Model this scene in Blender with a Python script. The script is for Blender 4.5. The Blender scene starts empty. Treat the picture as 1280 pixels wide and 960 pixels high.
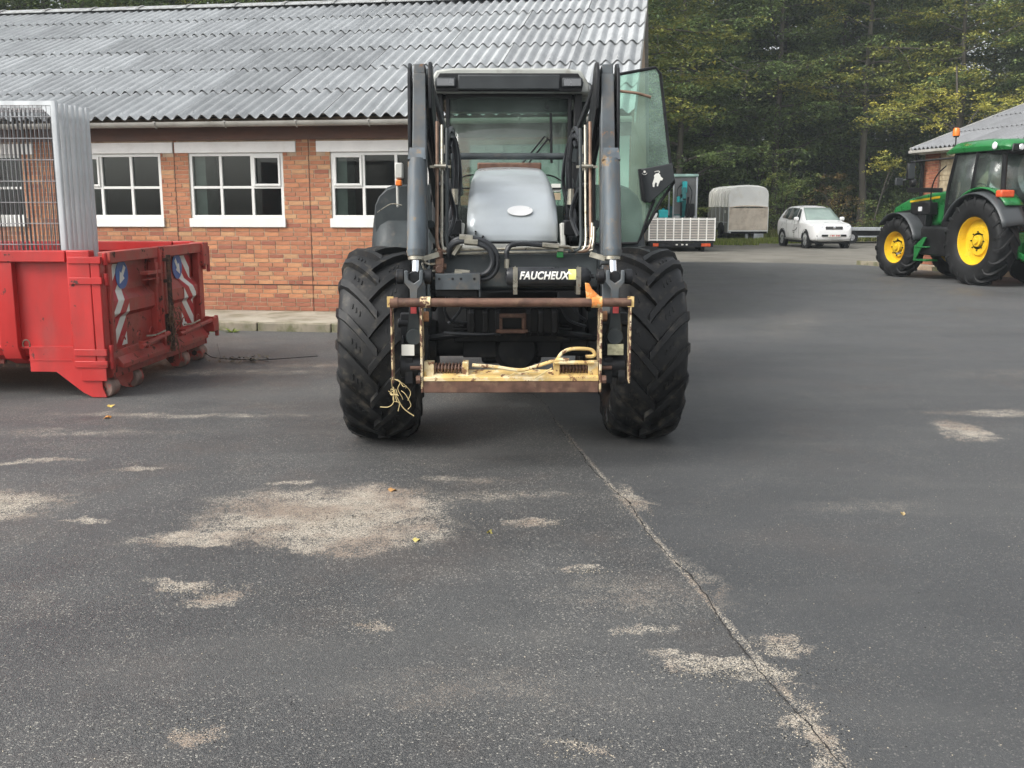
import bpy, math, random
import numpy as np
from mathutils import Vector, Matrix, Euler
rad = math.radians
random.seed(7); rng = np.random.default_rng(7)
S = bpy.context.scene
COL = S.collection

# ------------------------------------------------------------------ camera, sky, sun, exposure
cam_d = bpy.data.cameras.new("camera"); cam = bpy.data.objects.new("camera", cam_d); COL.objects.link(cam)
cam.location = (0, 0, 1.6); cam.rotation_euler = (rad(80.0), 0, 0)
cam_d.sensor_width = 36; cam_d.lens = 36 * 1250 / 1280; cam_d.clip_start = .1; cam_d.clip_end = 1500
S.camera = cam
S.view_settings.view_transform = 'Standard'; S.view_settings.look = 'None'
S.view_settings.exposure = 1.0; S.view_settings.gamma = 1
SUN_EL, SUN_AZ = rad(44), rad(238)          # azimuth clockwise from +Y
W = bpy.data.worlds.new("World"); S.world = W; W.use_nodes = True
wn = W.node_tree.nodes; wl = W.node_tree.links
sky = wn.new('ShaderNodeTexSky'); sky.sky_type = 'NISHITA'; sky.sun_disc = False
sky.sun_elevation = SUN_EL; sky.sun_rotation = SUN_AZ; sky.dust_density = 4; sky.air_density = 1.2
hs = wn.new('ShaderNodeHueSaturation'); hs.inputs['Saturation'].default_value = .22
wl.new(sky.outputs[0], hs.inputs['Color']); wl.new(hs.outputs[0], wn['Background'].inputs[0])
wn['Background'].inputs[1].default_value = .15
sl = bpy.data.lights.new("sun", 'SUN'); sl.energy = 1.1; sl.angle = rad(28); sl.color = (1, .97, .92)
so = bpy.data.objects.new("sun", sl); COL.objects.link(so)
sd = Vector((math.sin(SUN_AZ) * math.cos(SUN_EL), math.cos(SUN_AZ) * math.cos(SUN_EL), math.sin(SUN_EL)))
so.rotation_euler = sd.to_track_quat('Z', 'Y').to_euler(); so.location = (0, 0, 30)
try:
    S.cycles.max_bounces = 8; S.cycles.transparent_max_bounces = 16
    S.cycles.use_denoising = True
except Exception: pass

# ------------------------------------------------------------------ mesh builder
class MB:
    def __init__(s): s.v = []; s.f = []; s.mi = []; s.sm = []
    def add(s, vs, fs, m=0):
        b = len(s.v); s.v += [tuple(p) for p in vs]
        for f in fs: s.f.append(tuple(i + b for i in f)); s.mi.append(m)
        return s
    def box(s, c, d, rot=None, m=0):
        x, y, z = d[0] / 2, d[1] / 2, d[2] / 2
        P = [Vector((i * x, j * y, k * z)) for i in (-1, 1) for j in (-1, 1) for k in (-1, 1)]
        if rot is not None:
            R = Euler(rot).to_matrix(); P = [R @ p for p in P]
        C = Vector(c)
        return s.add([p + C for p in P], [(0, 1, 3, 2), (4, 6, 7, 5), (0, 4, 5, 1), (2, 3, 7, 6), (0, 2, 6, 4), (1, 5, 7, 3)], m)
    def b2(s, a, b, m=0):   # box by two corners
        return s.box([(a[i] + b[i]) / 2 for i in range(3)], [abs(a[i] - b[i]) for i in range(3)], None, m)
    def beam(s, p0, p1, w, h, side=(1, 0, 0), m=0, w1=None, h1=None):
        p0 = Vector(p0); p1 = Vector(p1); d = (p1 - p0).normalized(); sx = Vector(side)
        sx = (sx - d * sx.dot(d)).normalized(); up = sx.cross(d)
        w1 = w if w1 is None else w1; h1 = h if h1 is None else h1
        vs = []
        for p, a, b in ((p0, w / 2, h / 2), (p1, w1 / 2, h1 / 2)):
            vs += [p - sx * a - up * b, p + sx * a - up * b, p + sx * a + up * b, p - sx * a + up * b]
        return s.add(vs, [(3, 2, 1, 0), (4, 5, 6, 7), (0, 1, 5, 4), (1, 2, 6, 5), (2, 3, 7, 6), (3, 0, 4, 7)], m)
    def ring(s, c, ax, up, r, n):
        return [c + (up * math.cos(2 * math.pi * i / n) + ax * math.sin(2 * math.pi * i / n)) * r for i in range(n)]
    def tube(s, pts, r, n=8, m=0, caps=True, rs=None):
        pts = [Vector(p) for p in pts]; b = len(s.v); N = len(pts)
        t0 = (pts[1] - pts[0]).normalized()
        up = Vector((0, 0, 1)) if abs(t0.z) < .9 else Vector((1, 0, 0))
        up = (up - t0 * up.dot(t0)).normalized()
        for i, p in enumerate(pts):
            t = (pts[min(i + 1, N - 1)] - pts[max(i - 1, 0)]).normalized()
            up = (up - t * up.dot(t)).normalized(); ax = t.cross(up)
            s.v += [tuple(q) for q in s.ring(p, ax, up, rs[i] if rs else r, n)]
        for i in range(N - 1):
            for j in range(n):
                a = b + i * n + j; c = b + i * n + (j + 1) % n
                s.f.append((a, c, c + n, a + n)); s.mi.append(m)
        if caps:
            s.f.append(tuple(b + j for j in reversed(range(n)))); s.mi.append(m)
            s.f.append(tuple(b + (N - 1) * n + j for j in range(n))); s.mi.append(m)
        return s
    def cyl(s, p0, p1, r, r1=None, n=16, m=0):
        return s.tube([p0, p1], r, n, m, True, [r, r if r1 is None else r1])
    def lathe(s, prof, c=(0, 0, 0), axis='x', n=32, m=0):   # prof: (radius, height along axis)
        b = len(s.v); c = Vector(c)
        for r, h in prof:
            for i in range(n):
                a = 2 * math.pi * i / n; u, w = r * math.cos(a), r * math.sin(a)
                p = {'x': (h, u, w), 'y': (u, h, w), 'z': (u, w, h)}[axis]
                s.v.append(tuple(c + Vector(p)))
        for k in range(len(prof) - 1):
            for i in range(n):
                a = b + k * n + i; d = b + k * n + (i + 1) % n
                s.f.append((a, d, d + n, a + n)); s.mi.append(m)
        return s
    def prism(s, poly, axis, a, b, m=0):
        f = {'x': lambda p, h: (h, p[0], p[1]), 'y': lambda p, h: (p[0], h, p[1]), 'z': lambda p, h: (p[0], p[1], h)}[axis]
        n = len(poly); vs = [f(p, a) for p in poly] + [f(p, b) for p in poly]
        fs = [tuple(range(n)), tuple(reversed(range(n, 2 * n)))] + [(i, i + n, (i + 1) % n + n, (i + 1) % n) for i in range(n)]
        return s.add(vs, fs, m)
    def quad(s, a, b, c, d, m=0): return s.add([a, b, c, d], [(0, 1, 2, 3)], m)
    def grid(s, fn, nu, nv, m=0):
        b = len(s.v)
        for i in range(nu + 1):
            for j in range(nv + 1): s.v.append(tuple(fn(i / nu, j / nv)))
        for i in range(nu):
            for j in range(nv):
                a = b + i * (nv + 1) + j
                s.f.append((a, a + nv + 1, a + nv + 2, a + 1)); s.mi.append(m)
        return s
    def mesh(s, name, mats, smooth=35, flip=True):
        me = bpy.data.meshes.new(name); me.from_pydata(s.v, [], s.f)
        for mt in (mats if isinstance(mats, (list, tuple)) else [mats]): me.materials.append(mt)
        me.polygons.foreach_set('material_index', s.mi)
        if flip:
            import bmesh
            bm = bmesh.new(); bm.from_mesh(me); bmesh.ops.recalc_face_normals(bm, faces=bm.faces); bm.to_mesh(me); bm.free()
        if smooth:
            me.polygons.foreach_set('use_smooth', [True] * len(me.polygons))
            me.set_sharp_from_angle(angle=rad(smooth))
        me.update(); return me
    def build(s, name, mats, parent=None, loc=(0, 0, 0), rot=(0, 0, 0), smooth=35, bevel=0, solid=0, **tags):
        o = bpy.data.objects.new(name, s.mesh(name, mats, smooth)); COL.objects.link(o)
        o.parent = parent; o.location = loc; o.rotation_euler = rot
        if solid:
            k = o.modifiers.new('solid', 'SOLIDIFY'); k.thickness = solid; k.offset = -1
        if bevel:
            k = o.modifiers.new('bevel', 'BEVEL'); k.width = bevel; k.segments = 2; k.limit_method = 'ANGLE'; k.angle_limit = rad(50)
            k.harden_normals = False
        for a, b in tags.items(): o[a] = b
        return o
def smoothpath(pts, k=5):
    P = [Vector(p) for p in pts]; out = []
    for i in range(len(P) - 1):
        a, b, c, d = P[max(i - 1, 0)], P[i], P[i + 1], P[min(i + 2, len(P) - 1)]
        for j in range(k):
            t = j / k
            out.append(.5 * ((2 * b) + (c - a) * t + (2 * a - 5 * b + 4 * c - d) * t * t + (3 * b - a - 3 * c + d) * t ** 3))
    return out + [P[-1]]
def thing(name, label, cat, loc=(0, 0, 0), rz=0, group=None):
    o = bpy.data.objects.new(name, None); COL.objects.link(o); o.empty_display_size = .2
    o.location = loc; o.rotation_euler = (0, 0, rz); o['label'] = label; o['category'] = cat
    if group: o['group'] = group
    return o
def mob(name, me, parent=None, loc=(0, 0, 0), rot=(0, 0, 0), **tags):
    o = bpy.data.objects.new(name, me); COL.objects.link(o); o.parent = parent; o.location = loc; o.rotation_euler = rot
    for a, b in tags.items(): o[a] = b
    return o
def kids(o): return [c for c in bpy.data.objects if c.parent is o]

# ------------------------------------------------------------------ materials
def nodes(name):
    m = bpy.data.materials.new(name); m.use_nodes = True; nt = m.node_tree
    return m, nt, nt.nodes, nt.links, nt.nodes['Principled BSDF']
def rgba(c): return (c[0], c[1], c[2], 1)
def mixc(nt, fac, a, b, mode='MIX'):
    n = nt.nodes.new('ShaderNodeMix'); n.data_type = 'RGBA'; n.blend_type = mode; n.clamp_factor = True
    for idx, v in ((0, fac), (6, a), (7, b)):
        if isinstance(v, (int, float)): n.inputs[idx].default_value = v
        elif isinstance(v, (tuple, list)): n.inputs[idx].default_value = rgba(v)
        else: nt.links.new(v, n.inputs[idx])
    return n.outputs[2]
def mth(nt, op, a, b=0, c=0, clamp=False):
    n = nt.nodes.new('ShaderNodeMath'); n.operation = op; n.use_clamp = clamp
    for i, v in enumerate((a, b, c)):
        if isinstance(v, (int, float)): n.inputs[i].default_value = v
        else: nt.links.new(v, n.inputs[i])
    return n.outputs[0]
def mapr(nt, v, a, b, c=0, d=1):
    n = nt.nodes.new('ShaderNodeMapRange'); n.interpolation_type = 'SMOOTHSTEP'
    nt.links.new(v, n.inputs[0])
    for i, k in enumerate((a, b, c, d)): n.inputs[i + 1].default_value = k
    return n.outputs[0]
def coord(nt, kind='Object', scale=None, off=None):
    t = nt.nodes.new('ShaderNodeTexCoord'); o = t.outputs[kind]
    if scale or off:
        mp = nt.nodes.new('ShaderNodeMapping'); nt.links.new(o, mp.inputs[0])
        if scale: mp.inputs['Scale'].default_value = scale
        if off: mp.inputs['Location'].default_value = off
        o = mp.outputs[0]
    return o
def noise(nt, vec, scale, detail=4, rough=.55):
    n = nt.nodes.new('ShaderNodeTexNoise'); n.inputs['Scale'].default_value = scale
    n.inputs['Detail'].default_value = detail; n.inputs['Roughness'].default_value = rough
    nt.links.new(vec, n.inputs['Vector']); return n
def vor(nt, vec, scale, feat='F1'):
    n = nt.nodes.new('ShaderNodeTexVoronoi'); n.inputs['Scale'].default_value = scale; n.feature = feat
    nt.links.new(vec, n.inputs['Vector']); return n
def bumpn(nt, bs, h, strength, dist):
    b = nt.nodes.new('ShaderNodeBump'); b.inputs['Strength'].default_value = strength; b.inputs['Distance'].default_value = dist
    nt.links.new(h, b.inputs['Height']); nt.links.new(b.outputs[0], bs.inputs['Normal'])
def mat(name, col, rough=.5, metal=0, var=.15, vs=4, dirt=None, ds=5, dth=(.5, .62), rust=None, rs=9, rth=(.62, .68), bump=0, bsc=60, coat=0, stretch=None, rv=.1):
    m, nt, N, L, B = nodes(name)
    vec = coord(nt, 'Object', stretch)
    n1 = noise(nt, vec, vs, 5)
    f = mapr(nt, n1.outputs[0], .3, .7, 1 - var, 1 + var)
    base = nt.nodes.new('ShaderNodeVectorMath'); base.operation = 'SCALE'
    base.inputs[0].default_value = col; L.new(f, base.inputs['Scale'])
    c = base.outputs[0]; r = mapr(nt, n1.outputs[0], .3, .7, max(rough - rv, .03), min(rough + rv, 1))
    if dirt:
        n2 = noise(nt, coord(nt, 'Object', stretch, (3.1, 1.7, 5.3)), ds, 7, .65)
        k = mapr(nt, n2.outputs[0], dth[0], dth[1]); c = mixc(nt, k, c, dirt)
        r = mth(nt, 'MAXIMUM', r, mth(nt, 'MULTIPLY', k, .75))
    if rust:
        n3 = noise(nt, coord(nt, 'Object', None, (7.1, 2.7, 1.3)), rs, 8, .7)
        k = mapr(nt, n3.outputs[0], rth[0], rth[1]); c = mixc(nt, k, c, rust)
        r = mth(nt, 'MAXIMUM', r, mth(nt, 'MULTIPLY', k, .85))
    L.new(c, B.inputs['Base Color']); L.new(r, B.inputs['Roughness'])
    B.inputs['Metallic'].default_value = metal; B.inputs['Coat Weight'].default_value = coat; B.inputs['Coat Roughness'].default_value = .1
    if bump:
        n4 = noise(nt, vec, bsc, 4, .6); bumpn(nt, B, n4.outputs[0], .6, bump)
    return m
def glassmat(name, tint, refl=.9, rough=.02, haze=0, hc=(.5, .55, .5)):
    m, nt, N, L, B = nodes(name)
    tr = N.new('ShaderNodeBsdfTransparent'); tr.inputs[0].default_value = rgba(tint)
    gl = N.new('ShaderNodeBsdfGlossy'); gl.inputs[0].default_value = (refl, refl, refl, 1); gl.inputs['Roughness'].default_value = rough
    fr = N.new('ShaderNodeFresnel'); fr.inputs[0].default_value = 1.5
    mx = N.new('ShaderNodeMixShader'); L.new(fr.outputs[0], mx.inputs[0]); L.new(tr.outputs[0], mx.inputs[1]); L.new(gl.outputs[0], mx.inputs[2])
    out = mx.outputs[0]
    if haze:
        df = N.new('ShaderNodeBsdfDiffuse'); df.inputs[0].default_value = rgba(hc)
        nz = noise(nt, coord(nt), 3, 6); m2 = N.new('ShaderNodeMixShader')
        L.new(mapr(nt, nz.outputs[0], .3, .75, haze * .5, haze * 1.4), m2.inputs[0]); L.new(out, m2.inputs[1]); L.new(df.outputs[0], m2.inputs[2]); out = m2.outputs[0]
    L.new(out, N['Material Output'].inputs['Surface']); return m
def tintmat(name, dark, light, rough=.8, bump=0, bsc=60, spec=.3, extra=None, trans=0):
    """base colour runs from dark to light by the mesh's 'tint' attribute"""
    m, nt, N, L, B = nodes(name)
    a = N.new('ShaderNodeAttribute'); a.attribute_name = 'tint'
    sp = N.new('ShaderNodeSeparateColor'); L.new(a.outputs['Color'], sp.inputs[0])
    c = mixc(nt, sp.outputs[0], dark, light)
    if extra: c = mixc(nt, sp.outputs[1], c, extra)
    n1 = noise(nt, coord(nt, 'Object'), 45 if 'sheet' in name else 14, 6, .7)
    n9 = noise(nt, coord(nt, 'Object'), 1.7, 5, .65)
    hv = N.new('ShaderNodeHueSaturation'); L.new(c, hv.inputs['Color']); L.new(mth(nt, 'MULTIPLY', mapr(nt, n1.outputs[0], .3, .7, .86, 1.14), mapr(nt, n9.outputs[0], .35, .68, 1.08, .86)), hv.inputs['Value'])
    c = hv.outputs[0]
    L.new(c, B.inputs['Base Color']); B.inputs['Roughness'].default_value = rough; B.inputs['Specular IOR Level'].default_value = spec
    if bump: bumpn(nt, B, noise(nt, coord(nt), bsc, 4).outputs[0], .7, bump)
    if trans:
        tl = N.new('ShaderNodeBsdfTranslucent'); L.new(c, tl.inputs[0]); mx = N.new('ShaderNodeMixShader'); mx.inputs[0].default_value = trans
        L.new(B.outputs[0], mx.inputs[1]); L.new(tl.outputs[0], mx.inputs[2]); L.new(mx.outputs[0], N['Material Output'].inputs['Surface'])
    return m
def set_tint(me, vals):      # vals: one (r, g) per polygon
    at = me.color_attributes.new('tint', 'FLOAT_COLOR', 'CORNER')
    tot = np.zeros(len(me.polygons), int); me.polygons.foreach_get('loop_total', tot)
    a = np.ones((len(me.polygons), 4), np.float32); vals = np.asarray(vals, np.float32)
    a[:, 0] = vals[:, 0]; a[:, 1] = vals[:, 1]; a[:, 2] = 0
    at.data.foreach_set('color', np.repeat(a, tot, axis=0).ravel())

M = {}
M['rubber'] = mat('tyre_rubber', (.013, .0135, .014), .5, 0, .3, 5, dirt=(.075, .066, .052), ds=14, dth=(.50, .78), rust=(.15, .13, .10), rs=34, rth=(.665, .72), bump=.002, bsc=120)
M['rubber_far'] = mat('tyre_rubber_clean', (.012, .0125, .013), .62, 0, .2, 5, dirt=(.06, .055, .05), ds=5, dth=(.6, .85))
M['grey_paint'] = mat('worn_grey_paint', (.07, .082, .09), .5, .05, .25, 6, dirt=(.12, .105, .085), ds=7, dth=(.45, .75), rust=(.17, .10, .06), rs=12, rth=(.60, .66), bump=.0006)
M['cyl_paint'] = mat('cylinder_paint', (.085, .105, .12), .45, .05, .25, 5, dirt=(.13, .115, .095), ds=6, dth=(.45, .75), rust=(.22, .15, .08), rs=7, rth=(.56, .64), stretch=(3, 3, .5))
M['dark_steel'] = mat('dark_oily_steel', (.018, .019, .021), .42, .3, .35, 8, dirt=(.07, .06, .05), ds=9, dth=(.55, .8), bump=.001)
M['black'] = mat('black_plastic', (.012, .0125, .0135), .38, 0, .25, 6, dirt=(.06, .056, .05), ds=8, dth=(.58, .85))
M['visor'] = mat('grey_visor_plastic', (.035, .039, .041), .5, 0, .15, 5)
M['cast'] = mat('cast_grey_paint', (.036, .043, .045), .5, .1, .25, 6, dirt=(.12, .105, .085), ds=7, dth=(.55, .8), rust=(.14, .07, .04), rs=20, rth=(.66, .7))
M['chassis'] = mat('chassis_grey', (.014, .015, .016), .6, .1, .3, 6, dirt=(.06, .052, .042), ds=6, dth=(.5, .8))
M['hood'] = mat('silver_bonnet_paint', (.47, .51, .53), .36, .2, .05, 2, dirt=(.42, .45, .45), ds=3, dth=(.3, .9), coat=.3, rust=(.33, .34, .33), rs=45, rth=(.70, .74))
M['pale'] = mat('pale_dusty_trim', (.48, .48, .44), .5, .1, .15, 6, dirt=(.25, .22, .18), ds=10, dth=(.55, .8))
M['chrome'] = mat('chrome_rod', (.75, .76, .78), .15, 1, .05, 5)
M['zinc'] = mat('zinc_pipe', (.36, .34, .28), .35, .8, .15, 20, dirt=(.25, .2, .13), ds=20, dth=(.55, .7))
M['brownpipe'] = mat('brown_pipe', (.20, .13, .09), .45, .5, .3, 12)
M['hose'] = mat('rubber_hose', (.025, .027, .03), .35, 0, .2, 9)
M['rust'] = mat('rusty_brown_steel', (.12, .065, .045), .6, .3, .35, 14, dirt=(.18, .11, .07), ds=18, dth=(.5, .7), bump=.001)
M['cream'] = mat('worn_yellow_paint', (.60, .42, .16), .6, 0, .2, 8, dirt=(.66, .55, .34), ds=9, dth=(.5, .6), rust=(.16, .075, .035), rs=16, rth=(.55, .585), bump=.001)
M['cream_rusty'] = mat('rusty_yellow_paint', (.58, .46, .26), .65, 0, .2, 8, dirt=(.62, .55, .4), ds=9, dth=(.5, .6), rust=(.10, .045, .03), rs=22, rth=(.47, .52), bump=.001)
M['orange_rust'] = mat('orange_rust', (.62, .22, .05), .8, 0, .35, 30, rust=(.6, .45, .2), rs=25, rth=(.52, .58))
M['red'] = mat('red_container_paint', (.45, .022, .02), .42, 0, .12, 3, dirt=(.30, .032, .028), ds=3, dth=(.42, .72), rust=(.07, .03, .025), rs=5.5, rth=(.63, .645), bump=.012, bsc=2.2, stretch=(1, 1, .4))
M['red_worn'] = mat('red_door_paint', (.37, .045, .034), .5, 0, .2, 4, dirt=(.33, .09, .065), ds=4, dth=(.42, .7), rust=(.075, .035, .025), rs=9, rth=(.585, .63), bump=.0008, bsc=25)
M['rustdark'] = mat('dark_rust', (.05, .028, .02), .85, 0, .4, 20, dirt=(.12, .06, .035), ds=18, dth=(.5, .6))
M['sign_white'] = mat('sign_white', (.72, .72, .66), .5, 0, .06, 5, dirt=(.5, .45, .36), ds=9, dth=(.62, .8))
M['sign_red'] = mat('sign_red', (.42, .012, .02), .45, 0, .12, 5)
M['sign_blue'] = mat('sign_blue', (.025, .12, .38), .45, 0, .1, 5)
M['galv'] = mat('galvanised_steel', (.55, .57, .58), .42, .55, .14, 5, dirt=(.36, .37, .37), ds=6, dth=(.5, .8), stretch=(1, 1, .3))
M['wire'] = mat('galvanised_wire', (.30, .305, .31), .5, .5, .15, 8)
M['white'] = mat('white_window_paint', (.68, .68, .65), .45, 0, .03, 4, dirt=(.66, .66, .62), ds=5, dth=(.55, .9))
M['lintel'] = mat('painted_concrete', (.82, .81, .78), .7, 0, .05, 3, dirt=(.68, .66, .62), ds=4, dth=(.45, .8), bump=.001)
M['concrete'] = mat('concrete', (.33, .30, .24), .85, 0, .15, 2, dirt=(.17, .155, .10), ds=2.2, dth=(.42, .7), bump=.003)
M['kerb'] = mat('mossy_kerb', (.25, .22, .165), .9, 0, .2, 3, dirt=(.12, .12, .06), ds=4, dth=(.42, .65), bump=.003)
M['mortar'] = mat('mortar', (.40, .30, .21), .95, 0, .15, 6, dirt=(.25, .17, .11), ds=3, dth=(.45, .75), bump=.002)
M['room'] = mat('dark_room', (.12, .11, .10), .9, 0, .2, 1)
M['curtain'] = mat('curtain', (.55, .55, .52), .9, 0, .1, 6)
M['gutter'] = mat('gutter_plastic', (.36, .35, .32), .5, 0, .08, 2, dirt=(.24, .23, .2), ds=3, dth=(.45, .8))
M['brown_band'] = mat('dark_brown_band', (.13, .07, .05), .7, 0, .2, 6, stretch=(.4, 1, 1))
M['door_grey'] = mat('pale_door_board', (.42, .45, .43), .6, 0, .08, 3)
M['timber'] = mat('pale_timber', (.5, .4, .26), .7, 0, .15, 8, dirt=(.2, .15, .1), ds=5, dth=(.6, .7), stretch=(1, 1, .2))
M['glass'] = glassmat('window_glass', (.7, .76, .74), .75)
M['cabglass'] = glassmat('cab_glass', (.76, .86, .81), .8, .03, .08, (.55, .63, .59))
M['doorglass'] = glassmat('door_glass', (.70, .90, .81), .9, .03, .16, (.58, .76, .67))
M['lamp'] = mat('lamp_lens', (.75, .76, .78), .12, .2, .05)
M['amber'] = mat('amber_lens', (.75, .18, .02), .25, 0, .05)
M['redlens'] = mat('red_lens', (.6, .09, .03), .25, 0, .05)
M['green'] = mat('tractor_green', (.012, .15, .035), .32, 0, .12, 5, dirt=(.03, .12, .04), ds=5, dth=(.5, .85), coat=.3)
M['yellow'] = mat('tractor_yellow', (.72, .47, .02), .35, 0, .06, 5, dirt=(.6, .42, .06), ds=8, dth=(.6, .85))
M['jdgrey'] = mat('fender_plastic', (.05, .055, .058), .45, 0, .1, 4)
M['carwhite'] = mat('car_white', (.88, .88, .87), .35, 0, .01, 3, coat=.3)
M['carglass'] = mat('car_glass', (.05, .065, .06), .08, 0, .1, 3)
M['windscreen'] = mat('windscreen', (.30, .38, .34), .1, 0, .1, 3)
M['alloy'] = mat('alloy', (.55, .56, .57), .3, .7, .05)
M['alu'] = mat('aluminium_panel', (.30, .30, .28), .5, .4, .12, 4, dirt=(.2, .19, .17), ds=5, dth=(.5, .8))
M['pvc'] = mat('white_fibreglass', (.88, .87, .82), .45, 0, .04, 2, dirt=(.76, .72, .62), ds=2, dth=(.5, .85))
M['ply'] = mat('weathered_ply', (.72, .62, .50), .7, 0, .08, 2, dirt=(.46, .37, .28), ds=3, dth=(.42, .75))
M['teal'] = mat('teal_paint', (.02, .40, .42), .4, 0, .15, 4)
M['tealdark'] = mat('dark_teal_paint', (.015, .13, .13), .5, 0, .3, 6)
M['straw'] = mat('straw', (.5, .4, .2), .8, 0, .2, 5)
M['bark'] = mat('bark', (.085, .075, .06), .95, 0, .3, 3, dirt=(.13, .12, .09), ds=3, dth=(.5, .7), bump=.02, bsc=14, stretch=(1, 1, .25))
for k_ in ('black', 'dark_steel', 'chassis', 'hose', 'rubber', 'rubber_far', 'cast', 'visor'): M[k_].node_tree.nodes['Principled BSDF'].inputs['Specular IOR Level'].default_value = .28
M['brick'] = tintmat('brick', (.25, .095, .065), (.44, .20, .105), .9, .0015, 90, .2, extra=(.50, .34, .18))
M['sheet'] = tintmat('fibre_cement_sheet', (.28, .29, .295), (.38, .395, .40), .7, .0008, 40, .3, extra=(.17, .18, .175))
M['sheet_dark'] = tintmat('dark_sheet', (.17, .175, .18), (.22, .225, .23), .6, .001, 40, .3, extra=(.14, .14, .14))
M['leaf'] = tintmat('leaf', (.05, .082, .032), (.24, .33, .11), .6, 0, 30, .25, extra=(.56, .50, .10), trans=.3)
M['leaf_far'] = tintmat('leaf_far', (.04, .062, .038), (.10, .135, .06), .7, 0, 30, .2, extra=(.16, .15, .05), trans=.25)
M['leaf_brown'] = tintmat('leaf_brown', (.10, .085, .04), (.25, .19, .07), .7, 0, 30, .2, extra=(.32, .17, .08), trans=.25)
M['grass'] = tintmat('grass_blade', (.05, .10, .015), (.24, .32, .05), .7, 0, 30, .2, extra=(.4, .36, .16), trans=.25)
M['grit'] = tintmat('grit', (.10, .095, .085), (.52, .46, .36), .9, 0, 30, .2, extra=(.03, .03, .03))

# ------------------------------------------------------------------ ground
def height(x, y):
    h = 0 if y < 51 else min((y - 51) * .075, 9)
    return h
gm = MB()
xs = [-400, -150, -60, -40, -25, -10, 0, 8, 16, 24, 32, 45, 60, 90, 150, 400]; ys = [-200, -20, 0, 20, 35, 46, 51, 54, 58, 64, 72, 85, 100, 130, 171, 250, 600]
for y in ys:
    for x in xs: gm.v.append((x, y, height(x, y)))
for j in range(len(ys) - 1):
    for i in range(len(xs) - 1):
        a = j * len(xs) + i; gm.f.append((a, a + 1, a + 1 + len(xs), a + len(xs))); gm.mi.append(0)
M['soil'] = mat('forest_floor', (.045, .038, .022), .95, 0, .3, .6, dirt=(.05, .07, .02), ds=.5, dth=(.45, .6), bump=.03, bsc=6)
gm.build('ground', M['soil'], kind='structure')

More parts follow.
